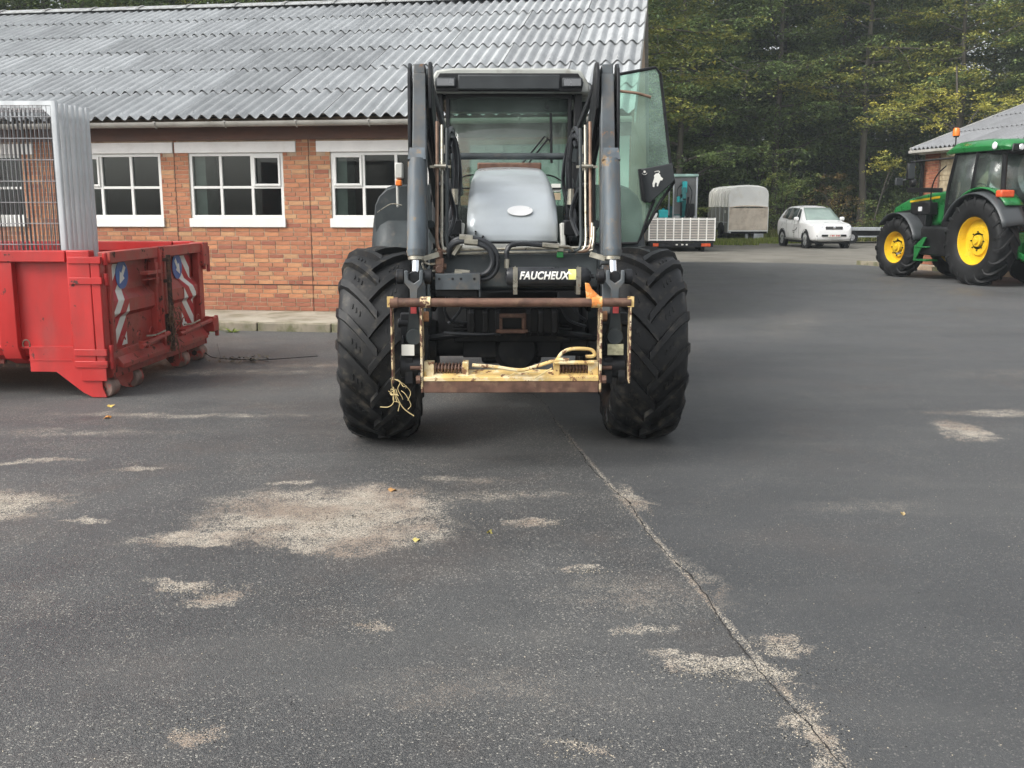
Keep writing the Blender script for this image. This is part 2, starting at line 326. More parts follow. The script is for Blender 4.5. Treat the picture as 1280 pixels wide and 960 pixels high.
# asphalt with stone speckle, sandy worn patches, repair seam
def asphalt_material():
    m, nt, N, L, B = nodes('old_asphalt')
    P = coord(nt, 'Object')
    big = noise(nt, P, .45, 6, .6); mid = noise(nt, P, 2.2, 6, .6); fine = noise(nt, P, 55, 4, .6); patchn = noise(nt, P, 6.5, 10, .78)
    v = vor(nt, P, 230); sc = N.new('ShaderNodeSeparateColor'); L.new(v.outputs['Color'], sc.inputs[0])
    v2 = vor(nt, P, 190); sc2 = N.new('ShaderNodeSeparateColor'); L.new(v2.outputs['Color'], sc2.inputs[0])
    sep = N.new('ShaderNodeSeparateXYZ'); L.new(P, sep.inputs[0]); X, Y = sep.outputs[0], sep.outputs[1]
    # right of the seam the surface is smoother: seam x = f(y)
    side = mapr(nt, mth(nt, 'ADD', X, mth(nt, 'ADD', mth(nt, 'MULTIPLY', Y, .135), -1.33)), -.02, .02)
    c = mixc(nt, mapr(nt, big.outputs[0], .35, .65), (.042, .0435, .0445), (.068, .069, .068))
    red = noise(nt, coord(nt, 'Object', None, (11, 5, 0)), 1.1, 5, .65); c = mixc(nt, mapr(nt, red.outputs[0], .5, .72, 0, .5), c, (.085, .068, .058)); c = mixc(nt, mapr(nt, mid.outputs[0], .55, .75, 0, .55), c, (.088, .082, .073))
    c = mixc(nt, mth(nt, 'MULTIPLY', side, .45), c, (.062, .064, .066))
    far = mapr(nt, Y, 6, 22); c = mixc(nt, mth(nt, 'MULTIPLY', far, .6), c, (.105, .108, .110))  # grazing sheen of the distant asphalt put into its colour
    # speckle
    amt = mapr(nt, side, 0, 1, 1, .45)
    dk = mth(nt, 'MULTIPLY', mapr(nt, sc.outputs[0], .25, .0, 0, 1), mth(nt, 'MULTIPLY', amt, .6)); c = mixc(nt, dk, c, (.02, .02, .021))
    gr = mth(nt, 'MULTIPLY', mapr(nt, sc.outputs[1], .55, 1., 0, 1), mth(nt, 'MULTIPLY', amt, .5)); c = mixc(nt, gr, c, (.18, .175, .165))
    thr = mapr(nt, mid.outputs[0], .35, .7, .985, .90)
    br = mth(nt, 'MULTIPLY', mth(nt, 'GREATER_THAN', sc2.outputs[0], thr), mth(nt, 'MULTIPLY', amt, mapr(nt, sc2.outputs[1], 0, 1, .2, .7))); c = mixc(nt, br, c, (.40, .38, .33))
    # damp darker and dry paler streaks
    strk = noise(nt, coord(nt, 'Object', (.35, 1.6, 1), (4, 9, 0)), .9, 5, .6); c = mixc(nt, mapr(nt, strk.outputs[0], .5, .72, 0, .55), c, (.095, .094, .09)); c = mixc(nt, mapr(nt, strk.outputs[0], .44, .30, 0, .28), c, (.036, .037, .039))
    # sandy patches (real wear of the surface at these places)
    PT = [(-1.0, 4.95, .62, .42, -.5, 1), (-.78, 5.2, .36, .36, .1, 1), (-1.45, 4.72, .34, .12, .2, .95), (-.95, 4.5, .24, .08, 0, .85), (-1.3, 5.6, .12, .05, 0, .7),
          (-2.8, 5.25, .36, .26, 0, .85), (-3.15, 6.15, .40, .05, .1, .6), (-2.36, 5.96, .2, .05, .2, .6), (-2.2, 5.02, .14, .05, 0, .7), (-1.42, 4.05, .16, .05, -.3, .8), (-1.2, 3.93, .14, .06, .6, .8),
          (-.54, 3.64, .07, .06, 0, .75), (.32, 4.22, .11, .04, 0, .85), (.16, 4.93, .16, .07, .2, .6), (3.25, 7.05, .17, .32, .1, .9), (.82, 3.24, .16, .06, -.5, .85), (.66, 3.26, .18, .05, -.3, .65), (.98, 3.46, .11, .09, 0, .6),
          (.54, 3.53, .12, .06, .3, .5), (.2, 2.75, .11, .04, -.4, .65), (-.99, 2.86, .09, .07, 0, .55), (.66, 5.35, .07, .22, .15, .65), (-.1, 5.4, .5, .14, 0, .35), (-.3, 5.75, .4, .1, 0, .3), (1.9, 5.2, .5, .2, 0, .22),
          (4.0, 7.7, .8, .16, 0, .42), (-3.2, 7.0, .8, .15, 0, .3), (-2.6, 7.6, 1.3, .1, 0, .35), (-2.9, 9.7, 1.3, .2, .05, .4), (-1.9, 10.1, 1, .15, 0, .35), (5.0, 9.5, 1.2, .5, 0, .2), (.93, 2.85, .05, .22, .15, .7), (.80, 4.1, .08, .4, .18, .3),
          (-.1, 3.1, .6, .25, 0, .2), (.5, 3.9, .4, .3, 0, .24), (1.7, 12, .5, 2.4, .1, .22), (4, 14, .6, 3, -.4, .2)]
    def warp(vec, sc_, amp):
        nz_ = noise(nt, vec, sc_, 5, .65); sb = N.new('ShaderNodeVectorMath'); sb.operation = 'SUBTRACT'; L.new(nz_.outputs['Color'], sb.inputs[0]); sb.inputs[1].default_value = (.5, .5, .5)
        ml = N.new('ShaderNodeVectorMath'); ml.operation = 'MULTIPLY'; L.new(sb.outputs[0], ml.inputs[0]); ml.inputs[1].default_value = (amp, amp, 0)
        ad = N.new('ShaderNodeVectorMath'); ad.operation = 'ADD'; L.new(vec, ad.inputs[0]); L.new(ml.outputs[0], ad.inputs[1]); return ad.outputs[0]
    PWp = warp(warp(P, 1.6, .5), 7.0, .28)
    tot = None
    for (x, y, rx, ry, a, st) in PT:
        mp = N.new('ShaderNodeMapping'); mp.vector_type = 'TEXTURE'; L.new(PWp, mp.inputs[0])
        mp.inputs['Location'].default_value = (x, y, 0); mp.inputs['Rotation'].default_value = (0, 0, a); mp.inputs['Scale'].default_value = (rx, ry, 1)
        ln = N.new('ShaderNodeVectorMath'); ln.operation = 'LENGTH'; L.new(mp.outputs[0], ln.inputs[0])
        k = mapr(nt, ln.outputs['Value'], 1.65, .15, 0, st); tot = k if tot is None else mth(nt, 'MAXIMUM', tot, k)
    # seam
    seamd = mth(nt, 'ABSOLUTE', mth(nt, 'ADD', X, mth(nt, 'ADD', mth(nt, 'MULTIPLY', Y, .135), -1.33)))
    sm_ = mth(nt, 'MULTIPLY', mapr(nt, seamd, .035, .0, 0, .5), mapr(nt, Y, 9.5, 3, .3, 1)); tot = mth(nt, 'MAXIMUM', tot, sm_)
    tt = mth(nt, 'ADD', tot, mth(nt, 'ADD', mth(nt, 'MULTIPLY', mth(nt, 'SUBTRACT', patchn.outputs[0], .5), 3.6), mth(nt, 'MULTIPLY', mth(nt, 'SUBTRACT', fine.outputs[0], .5), 1.2)))
    pm = mapr(nt, mth(nt, 'ADD', tt, mth(nt, 'ADD', mth(nt, 'MULTIPLY', mth(nt, 'SUBTRACT', sc.outputs[2], .5), 1.15), mth(nt, 'MULTIPLY', mth(nt, 'SUBTRACT', sc2.outputs[2], .5), .9))), .44, .60)
    pm = mth(nt, 'MULTIPLY', pm, mapr(nt, tot, .06, .42))
    sand = mixc(nt, sc.outputs[1], (.24, .205, .16), (.62, .56, .46)); sand = mixc(nt, mapr(nt, mid.outputs[0], .42, .62, 0, .75), sand, (.26, .19, .14))
    c = mixc(nt, mth(nt, 'MULTIPLY', pm, .78), c, sand)
    L.new(c, B.inputs['Base Color'])
    r = mapr(nt, big.outputs[0], .3, .7, .42, .7); L.new(mth(nt, 'ADD', r, mth(nt, 'MULTIPLY', pm, .3)), B.inputs['Roughness'])
    B.inputs['Specular IOR Level'].default_value = .45
    h = mth(nt, 'ADD', mth(nt, 'MULTIPLY', v.outputs['Distance'], -1.2), mth(nt, 'MULTIPLY', fine.outputs[0], .6)); bumpn(nt, B, h, .55, .004)
    return m
def strip_sheet(name, pts, z, m, **k):
    b = MB(); b.add([(x, y, z) for x, y in pts], [tuple(range(len(pts)))]); return b.build(name, m, smooth=0, **k)
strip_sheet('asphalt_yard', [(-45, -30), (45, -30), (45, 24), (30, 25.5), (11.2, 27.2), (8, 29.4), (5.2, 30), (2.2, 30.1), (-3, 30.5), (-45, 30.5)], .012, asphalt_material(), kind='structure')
M['oldroad'] = mat('old_pale_asphalt', (.19, .178, .152), .85, 0, .12, .8, dirt=(.12, .11, .09), ds=.9, dth=(.45, .7), bump=.004, bsc=30)
strip_sheet('old_road', [(-45, 26), (60, 24), (60, 47), (19, 48.5), (14, 49), (9, 45.5), (5, 46.5), (2, 45), (-45, 45)], .006, M['oldroad'], kind='structure')

# seam crack: a thin dark open joint with broken edges
seam = MB(); y = 2.2; L_, R_ = [], []; dx = 0
while y < 9.5:
    dx += random.uniform(-.006, .006); dx *= .93; w = random.uniform(.0006, .0034) * (1.8 if random.random() < .2 else 1) * (1 if y < 6.5 else .6)
    x = 1.33 - .135 * y + dx + (.012 * math.sin(y * 5) + .02 * math.sin(y * 1.7)); L_.append((x - w, y)); R_.append((x + w, y)); y += random.uniform(.012, .035)
for i in range(len(L_) - 1):
    a, b, c, d = L_[i], R_[i], R_[i + 1], L_[i + 1]; seam.quad((a[0], a[1], .016), (b[0], b[1], .016), (c[0], c[1], .016), (d[0], d[1], .016))
seam.build('asphalt_seam', mat('crack_dark', (.022, .02, .018), 1, 0, .2, 9), smooth=0, kind='structure')

def stones(name, spots, lo, hi, tfun, z=.013, **tags):
    n = len(spots); base = np.array([(1, 0, 0), (-.5, .87, 0), (-.5, -.87, 0), (.1, .05, .75)], np.float32)
    fs = np.array([(0, 1, 3), (1, 2, 3), (2, 0, 3)])
    sz = rng.uniform(lo, hi, n) ** 1; an = rng.uniform(0, 6.28, n); V = np.zeros((n, 4, 3), np.float32)
    for k in range(4):
        jx = base[k, 0] * rng.uniform(.7, 1.3, n); jy = base[k, 1] * rng.uniform(.6, 1.2, n)
        V[:, k, 0] = spots[:, 0] + sz * (jx * np.cos(an) - jy * np.sin(an)); V[:, k, 1] = spots[:, 1] + sz * (jx * np.sin(an) + jy * np.cos(an)); V[:, k, 2] = z + sz * base[k, 2] * rng.uniform(.6, 1.1, n)
    F = (fs[None] + 4 * np.arange(n)[:, None, None]).reshape(-1, 3)
    me = bpy.data.meshes.new(name); me.from_pydata(V.reshape(-1, 3).tolist(), [], F.tolist()); me.materials.append(M['grit'])
    t = tfun(n); set_tint(me, np.repeat(t, 3, axis=0)); return mob(name, me, **tags)
sp = []
for (x, y, rx, ry, n) in [(-.95, 4.95, .7, .4, 2600), (-2.8, 5.25, .4, .3, 700), (-1.3, 3.98, .25, .1, 260), (-.54, 3.64, .1, .07, 120), (.32, 4.22, .14, .05, 150), (.75, 3.24, .3, .1, 500), (.98, 3.46, .14, .12, 260), (.92, 2.85, .12, .3, 500), (.2, 2.75, .14, .07, 160), (-.99, 2.86, .15, .1, 120), (.64, 5.3, .14, .35, 350), (.16, 4.93, .2, .1, 160)]:
    sp.append(np.stack([x + rng.normal(0, rx * .5, n), y + rng.normal(0, ry * .5, n)], 1))
yy = rng.uniform(2.4, 8.5, 700); sp.append(np.stack([1.33 - .135 * yy + .02 * np.sin(yy * 1.7) + rng.normal(0, .022, 700), yy], 1))
yy = 2.3 + 9 * rng.random(2600) ** 1.5; sp.append(np.stack([rng.uniform(-.58, .58, 2600) * yy, yy], 1))
sp = np.concatenate(sp)
def gt(n):
    t = np.stack([rng.random(n), (rng.random(n) < .22) * 1.], 1); return t
stones('loose_grit', sp, .0012, .0042, gt, kind='stuff', label='loose pale grit lying on the asphalt', category='grit')

# ------------------------------------------------------------------ left brick building
BA = rad(-8.4)
bld = thing('brick_building', 'long low red brick building with white windows and grey corrugated roof behind the grey tractor', 'building', (-3.5, 14.5, 0), BA)
# local: x along the facade, y into the building, z up.  wall face at y = 0
EAVE, X0, X1, DEPTH, SL = 2.79, -11.0, 5.15, 14.6, rad(21.8)
WIN = [(-9.3, -7.9), (-7.25, -5.85), (-5.16, -3.75), (-2.99, -1.58), (-1.15, .26), (.96, 2.37)]
ZS, ZT = 1.45, 2.37
DOOR = (2.95, 4.72)
def solid_wall():
    b = MB(); xs = [X0]
    for a, c in WIN: b.b2((xs[-1], .0065, 0), (a, .26, 2.85)); b.b2((a, .0065, 0), (c, .26, 1.33)); b.b2((a, .0065, ZT), (c, .26, 2.85)); xs.append(c)
    b.b2((xs[-1], .0065, 0), (DOOR[0], .26, 2.85)); b.b2((DOOR[0], .0065, 2.45), (DOOR[1], .26, 2.85)); b.b2((DOOR[1], .0065, 0), (X1 - .02, .26, 2.85))
    return b
solid_wall().build('wall', M['mortar'], bld, smooth=0)
o = MB().b2((X0, DEPTH - .25, 0), (X1 - .02, DEPTH, 2.85)).b2((X0 - .2, 0, 0), (X0 - .005, DEPTH, 2.85)).b2((X1 - .25, .265, 0), (X1 - .02, DEPTH - .26, 2.85))
RH = (DEPTH / 2 + .35) * math.tan(SL)
o.prism([(.27, 2.86), (DEPTH - .26, 2.86), (DEPTH / 2, 2.7 + RH - .12)], 'x', X1 - .24, X1 - .02)
o.build('wall', M['mortar'], bld, smooth=0)
MB().b2((X0, .4, .02), (X1 - .3, 6.9, .06)).b2((X0, 6.95, .02), (X1 - .3, 7.05, 2.85)).b2((X0, .27, 2.86), (X1 - .3, 7, 2.9)).build('interior', M['room'], bld, smooth=0)
# bricks
CH, BL = .0625, .22
bricks = []
def openings(x0, x1, z0, z1):
    for a, c in WIN:
        if x1 > a + .01 and x0 < c - .01 and z1 > 1.33 and z0 < ZT + .005: return (a, c)
        if x1 > a - .19 and x0 < c + .19 and z1 > ZT + .0 and z0 < ZT + .145: return (a - .2, c + .2)
    if x1 > DOOR[0] and x0 < DOOR[1] and z0 < 2.45: return DOOR
    return None
row = 0; z = .125
while z < 2.72:
    if row == 6: z += .006
    x = X0 - (row % 2) * BL / 2 - random.choice((0, .055))
    while x < X1 - .05:
        w = BL if random.random() > .12 else BL / 2
        a, c = max(x, X0), min(x + w, X1)
        segs = [(a, c)]
        op = openings(a, c, z, z + CH)
        if op:
            segs = []
            if a < op[0] - .03: segs.append((a, op[0]))
            if c > op[1] + .03: segs.append((op[1], c))
        for (p, q) in segs:
            if q - p > .03: bricks.append((p + .005, q - .005, z + .005, z + CH - .004, row))
        x += w
    z += CH; row += 1
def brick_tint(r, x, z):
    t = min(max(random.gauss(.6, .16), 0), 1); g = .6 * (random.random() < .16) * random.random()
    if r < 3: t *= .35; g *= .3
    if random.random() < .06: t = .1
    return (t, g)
bmesh_cache = {}
def unit_brick(L, H, tint, i):
    key = (round(L, 2), round(H, 3), i)
    if key not in bmesh_cache:
        b = MB(); j = [random.uniform(-.0015, .0015) for _ in range(4)]
        vs = [(0, .013, 0), (L, .013, 0), (L, .013, H), (0, .013, H), (.002, 0 + j[0], .002), (L - .002, j[1], .002), (L - .002, j[2], H - .002), (.002, j[3], H - .002)]
        b.add(vs, [(4, 5, 6, 7), (0, 1, 5, 4), (1, 2, 6, 5), (2, 3, 7, 6), (3, 0, 4, 7), (3, 2, 1, 0)])
        me = b.mesh('brick', M['brick'], 0); set_tint(me, [tint] * 6); bmesh_cache[key] = me
    return bmesh_cache[key]
def dist_key(b):
    xc = (b[0] + b[1]) / 2; zc = (b[2] + b[3]) / 2
    vis = (-1.0 < xc < .98 and zc < 1.33) or (.26 < xc < .96 and zc < 2.4) or (-1.58 < xc < -1.15 and zc > 1.25)
    return (0 if vis else 1, -(b[1] - b[0] > .15), abs(xc - .3) + random.random() * .8)
bricks.sort(key=dist_key)
rest = MB(); rt = []
for k, (a, c, z0, z1, r) in enumerate(bricks):
    t = brick_tint(r, a, z0)
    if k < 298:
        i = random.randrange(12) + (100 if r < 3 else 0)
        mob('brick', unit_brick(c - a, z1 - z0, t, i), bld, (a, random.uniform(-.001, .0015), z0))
    else:
        y0 = random.uniform(-.002, .002); b0 = len(rest.v)
        rest.v += [(a, .013, z0), (c, .013, z0), (c, .013, z1), (a, .013, z1), (a + .002, y0, z0 + .002), (c - .002, y0, z0 + .002), (c - .002, y0, z1 - .002), (a + .002, y0, z1 - .002)]
        for f in [(4, 5, 6, 7), (0, 1, 5, 4), (1, 2, 6, 5), (2, 3, 7, 6), (3, 0, 4, 7)]: rest.f.append(tuple(q + b0 for q in f)); rest.mi.append(0); rt.append(t)
me = rest.mesh('brickwork', M['brick'], 0); set_tint(me, rt); mob('brickwork', me, bld, kind='stuff')
MB().b2((X0, -.002, .125 + 6 * CH - .001), (X1, .012, .125 + 6 * CH + .008)).build('damp_course', mat('bitumen_felt', (.03, .02, .018), .9), bld, smooth=0)
for xx in (-1.37, .64): MB().b2((xx, -.006, .125), (xx + .006, .012, 2.6)).build('movement_joint', M['rust'], bld, smooth=0)
# dark brown band and soffit under the eaves
MB().b2((X0, -.03, 2.545), (X1, .012, 2.718)).build('brown_band', M['brown_band'], bld, smooth=0)
MB().b2((X0, -.34, 2.72), (X1, .0, 2.745)).build('soffit', M['brown_band'], bld, smooth=0)
# gutter
g = MB(); pr = [(-.055 * math.cos(a) , -.055 * math.sin(a)) for a in [math.pi * i / 8 for i in range(9)]]
gp = [(-.40 + p, 2.765 + q * 1.25) for p, q in pr]; gi = [(-.40 + p * .88, 2.765 + q * 1.1) for p, q in reversed(pr)]
g.prism(gp + gi, 'x', X0, X1 + .02); g.build('gutter', M['gutter'], bld)
for i in range(15):
    x = X1 - .45 - i * 1.02
    MB().b2((x, -.462, 2.758), (x + .035, -.33, 2.772)).tube([(x + .017, -.462, 2.765), (x + .017, -.45, 2.72), (x + .017, -.42, 2.69), (x + .017, -.38, 2.685)], .008, 6).build('gutter_bracket', M['gutter'], bld)
# lintels and windows
def window(a, c, idx):
    MB().b2((a - .2, -.014, ZT), (c + .2, .2, ZT + .15)).build('lintel', M['lintel'], bld, smooth=0, bevel=.004)
    w = c - a; fr = .045; y0, y1 = .02, .09
    f = MB().b2((a, y0, ZS), (a + fr, y1, ZT - .001)).b2((c - fr, y0, ZS), (c, y1, ZT - .001)).b2((a + fr, y0, ZT - fr - .001), (c - fr, y1, ZT - .001)).b2((a + fr, y0, ZS), (c - fr, y1, ZS + fr))
    mx = [a + w / 3, a + 2 * w / 3]; zm = ZS + (ZT - ZS) * .475
    for x in mx: f.b2((x - .02, y0 + .004, ZS + fr), (x + .02, y1, ZT - fr))
    xs = [a + fr] + mx + [c - fr]
    for i in range(3): f.b2((xs[i] + (.02 if i else 0), y0 + .006, zm - .018), (xs[i + 1] - (.02 if i < 2 else 0), y1, zm + .018))
    wo = f.build('window', M['white'], bld, smooth=0, bevel=.003)
    MB().b2((a - .02, -.03, 1.325), (c + .02, .10, ZS - .001)).build('sill', M['white'], wo, smooth=0, bevel=.004)
    for i in range(3):
        for lo, hi in ((ZS + fr, zm - .018), (zm + .018, ZT - fr)):
            p0 = xs[i] + (.02 if i else 0); p1 = xs[i + 1] - (.02 if i < 2 else 0)
            MB().b2((p0, .055, lo), (p1, .061, hi)).build('pane', M['glass'], wo, smooth=0)
    ci = 2 if idx == 4 else 0
    p0 = xs[ci] + (.02 if ci else 0); p1 = xs[ci + 1] - (.02 if ci < 2 else 0); lo, hi = zm + .018, ZT - fr
    cs = MB().b2((p0, .004, lo), (p0 + .03, .05, hi)).b2((p1 - .03, .004, lo), (p1, .05, hi)).b2((p0 + .03, .004, hi - .03), (p1 - .03, .05, hi)).b2((p0 + .03, .004, lo), (p1 - .03, .05, lo + .03))
    cs.build('casement', M['white'], wo, smooth=0, bevel=.002)
    MB().b2((a + .04, .12, ZS), (a + .2, .5, ZT)).build('curtain', M['curtain'], wo, smooth=0)
for i, (a, c) in enumerate(WIN): window(a, c, i)
for k, (x, y, w_, h_, c_) in enumerate(((-2.3, 1.6, .5, .55, (.30, .28, .24)), (-.2, 2.2, .7, .3, (.20, .24, .18)), (.05, 1.2, .12, .8, (.45, .45, .42)), (1.7, 1.8, .6, .5, (.28, .25, .2)), (1.3, 3.5, .3, .9, (.4, .42, .42)), (-4.4, 2.0, .6, .6, (.3, .3, .3)))):
    MB().b2((x, y, .07), (x + w_, y + .4, 1.35 + h_)).build('reflection_box', mat('reflection_box_%d' % k, c_, .7), bld, smooth=0, bevel=.01)  # boxes added indoors to stand in for reflections in the panes
MB().b2((DOOR[0], .03, .13), (DOOR[1], .08, 2.45)).build('sliding_door', M['door_grey'], bld, smooth=0)
for k in range(7): MB().b2((DOOR[0] + .02 + k * .25, .012, .15), (DOOR[0] + .22 + k * .25, .028, 2.43)).build('door_board', M['door_grey'], bld, smooth=0, bevel=.003)
MB().b2((4.74, -.04, .13), (4.84, .0, 2.5)).build('door_post', M['timber'], bld, smooth=0)
MB().b2((4.86, -.03, .13), (5.13, -.004, 2.55)).build('cladding_panel', M['door_grey'], bld, smooth=0)
# roof sheets
SW, WV = 1.05, 6; EXP = 1.27; NR = 6
def sheet_mesh(tint, seed, dark=False):
    r = random.Random(seed); nu = 48; vs = []; fs = []; L = EXP + .14; th = .008; ov = .0
    for lay in (0, 1):
        for j in range(4):
            for i in range(nu + 1):
                x = (SW - .006) * i / nu; h = .032 * math.cos(2 * math.pi * WV * x / SW); t = j / 3
                vs.append((x + (.0), t * L, h - lay * th + .030 * (1 - t) ** 1.0))
    n1 = nu + 1; o2 = 4 * n1
    for j in range(3):
        for i in range(nu):
            a = j * n1 + i; fs.append((a, a + 1, a + 1 + n1, a + n1)); fs.append((o2 + a, o2 + a + n1, o2 + a + 1 + n1, o2 + a + 1))
    for i in range(nu): fs.append((i, o2 + i, o2 + i + 1, i + 1))
    for j in range(3): fs.append((j * n1, (j + 1) * n1, o2 + (j + 1) * n1, o2 + j * n1)); fs.append((j * n1 + nu, o2 + j * n1 + nu, o2 + (j + 1) * n1 + nu, (j + 1) * n1 + nu))
    for wv in (1, 4):
        bx = SW * wv / WV; bz = .032 + .026
        for tt_ in (.12,):
            o3 = len(vs); vs += [(bx - .012, tt_ - .012, bz), (bx + .012, tt_ - .012, bz), (bx + .012, tt_ + .012, bz), (bx - .012, tt_ + .012, bz), (bx, tt_, bz + .02)]; fs += [(o3, o3 + 1, o3 + 4), (o3 + 1, o3 + 2, o3 + 4), (o3 + 2, o3 + 3, o3 + 4), (o3 + 3, o3, o3 + 4)]
    me = bpy.data.meshes.new('roof_sheet'); me.from_pydata(vs, [], fs); me.materials.append(M['sheet_dark' if dark else 'sheet'])
    me.polygons.foreach_set('use_smooth', [True] * len(fs)); me.set_sharp_from_angle(angle=rad(40))
    set_tint(me, [(tint, r.random() * .1)] * len(fs)); return me
SM = [sheet_mesh(t, i) for i, t in enumerate((.1, .3, .45, .6, .8, .95))]
EY, EZ = -.37, 2.775
for r in range(NR):
    for c in range(16):
        x = X1 - SW * (c + 1) + .06 + (.004 if (r + c) % 2 else -.004); s = r * EXP
        o = mob('roof_sheet', random.choice(SM), bld, (x, EY + s * math.cos(SL), EZ + .033 + s * math.sin(SL) + random.uniform(0, .004)), (SL + random.uniform(-.001, .001), random.uniform(-.002, .002), random.uniform(-.002, .002)))
ry = EY + (NR * EXP + .06) * math.cos(SL); rz_ = EZ + .04 + (NR * EXP + .06) * math.sin(SL)
MB().add([(X0 - .5, ry, rz_), (X1 + .06, ry, rz_), (X1 + .06, 2 * ry + .37 - 0, EZ), (X0 - .5, 2 * ry + .37, EZ)], [(0, 1, 2, 3)]).build('roof_rear_slope', M['alu'], bld, solid=.02)
rc = MB(); A = [(-.24, -.095), (-.10, -.035), (0, .0), (.10, -.035), (.24, -.095)]
rc.prism([(a, b + .06) for a, b in A] + [(a, b + .045) for a, b in reversed(A)], 'x', 0, 1.08); rc.prism([(a * 1.05, b + .078) for a, b in A] + [(a * 1.05, b + .05) for a, b in reversed(A)], 'x', 0, .07)
rme = rc.mesh('ridge_cap', M['alu'] if 0 else mat('ridge_cement', (.30, .31, .31), .65, 0, .15, 3, dirt=(.2, .2, .19), ds=4), 30)
for i in range(16): mob('ridge_cap', rme, bld, (X1 - 1.0 - i * 1.05, ry, rz_ + .02))
MB().beam((X1 + .055, EY, EZ - .03), (X1 + .055, ry, rz_ - .03), .02, .12).build('barge_board', M['pale'], bld)
# apron in front of wall, kerb stones
apron = MB().b2((-12, -1.36, 0), (5.6, .013, .125)).build('concrete_apron', M['concrete'], None, (-3.5, 14.5, 0), (0, 0, BA), smooth=0, bevel=.012, kind='structure')
for i in range(17): MB().b2((0, 0, 0), (.985, .11, .122)).build('kerb_stone', M['kerb'], apron, (-11.6 + i * 1.0, -1.475, 0), smooth=0, bevel=.012)
# ------------------------------------------------------------------ red roll-off container
ct = thing('container', 'red roll-off steel container with hazard stripes and blue arrow discs on its doors', 'container', (-3.41, 8.3, 0), rad(-2.9))
XL = -6.0; CW = 2.4
# long side facing the camera (y = 0) and the far one
for yf, sg in ((0, 1), (CW, -1)):
    Y = lambda d: yf + sg * d
    b = MB(); b.b2((XL, Y(.07), .44), (-.3, Y(.085), 1.16))
    sk = [(.085, .44), (.07, .44), (.11, .36), (.24, .30), (.42, .27), (.42, .285)]
    b.prism([(Y(p), q) for p, q in sk], 'x', XL, -.33)
    b.build('side_panel', M['red'], ct, smooth=30)
    MB().b2((XL, Y(-.01), 1.155), (-.28, Y(.12), 1.25)).build('top_rail', M['red'], ct, bevel=.008)
    MB().b2((XL, Y(.045), .425), (-.28, Y(.09), .445)).build('floor_rail', M['red'], ct, bevel=.003)
    for k in range(7):
        x = -.82 - k * .83
        rb = MB(); pr = [(Y(.068), 1.155), (Y(.0), 1.155), (Y(.0), .44), (Y(.05), .34), (Y(.2), .275), (Y(.26), .29), (Y(.1), .40), (Y(.068), .44)]
        rb.prism(pr, 'x', x - .075, x + .075); rb.build('side_rib', M['red'], ct, bevel=.006)
# corner posts, near and far
def corner(y0, s):
    Y = lambda d: y0 + s * d
    MB().b2((-.275, Y(0), .28), (-.08, Y(.10), 1.252)).b2((-.079, Y(.004), .30), (-.0, Y(.12), 1.20)).build('corner_post', M['red'], ct, bevel=.008)
    for z in (1.0, .30, 1.17, .40): MB().b2((-.26, Y(-.012), z - .025), (.018, Y(.02), z + .03)).cyl((.03, Y(.05), z - .04), (.03, Y(.05), z + .06), .02, n=10).build('hinge', M['red'], ct, bevel=.003)
    sk = MB(); sk.prism([(-.66, .44), (-.05, .44), (-.05, .10), (-.02, .02), (-.14, .02), (-.22, .06), (-.44, .235), (-.66, .235)], 'y', Y(.015), Y(.035)); sk.b2((-.67, Y(.01), .33), (-.30, Y(.014), .337)); sk.build('skirt_plate', M['red'], ct, smooth=0)
    MB().b2((-.22, Y(-.002), .16), (-.0, Y(.013), .30)).build('corner_plate', M['red'], ct, bevel=.004)
    MB().b2((-.15, Y(-.012), .28), (.02, Y(-.003), .305)).build('latch', M['rustdark'], ct, bevel=.003)
corner(0, 1); corner(CW, -1)
def roller(y, w, x=-.06):
    o = MB().lathe([(.0, 0), (.075, 0), (.085, .012), (.085, w - .012), (.075, w), (0, w)], (x, y, .087), 'y', 24).build('roller', mat('worn_roller', (.25, .17, .14), .6, .2, .3, 9, dirt=(.45, .08, .06), ds=7), ct)
    MB().cyl((x, y - .012, .087), (x, y, .087), .028, n=6).build('axle_bolt', M['rustdark'], o)
for y, w in ((.045, .16), (.55, .14), (1.7, .14), (2.18, .16)): roller(y, w)
for y in (.5, .70, 1.66, 1.85): MB().prism([(-.16, .2), (.0, .2), (.0, .1), (-.04, .03), (-.10, .03), (-.16, .1)], 'y', y, y + .015).build('roller_bracket', M['red_worn'], ct, smooth=0)
# floor frame
MB().b2((XL, .15, .44), (-.1, CW - .15, .46)).build('floor', M['red_worn'], ct, smooth=0)
MB().b2((XL, .65, .20), (-.1, .73, .43)).b2((XL, 1.67, .20), (-.1, 1.75, .43)).b2((XL, .3, .225), (XL + 5.5, .34, .29)).build('underframe', M['rustdark'], ct, smooth=0)
for k in range(9): MB().b2((-.5 - k * .6, .28, .26), (-.44 - k * .6, CW - .28, .34)).build('cross_member', M['red_worn'], ct, smooth=0)
# end beam
MB().prism([(-.05, .17), (.02, .17), (.02, .30), (-.01, .385), (-.05, .385)], 'y', .10, CW - .1).build('end_beam', M['red_worn'], ct, bevel=.005)
MB().prism([(.02, .26), (.07, .24), (.07, .28), (.02, .34)], 'y', .18, CW - .14).build('end_step', M['red_worn'], ct, bevel=.004)
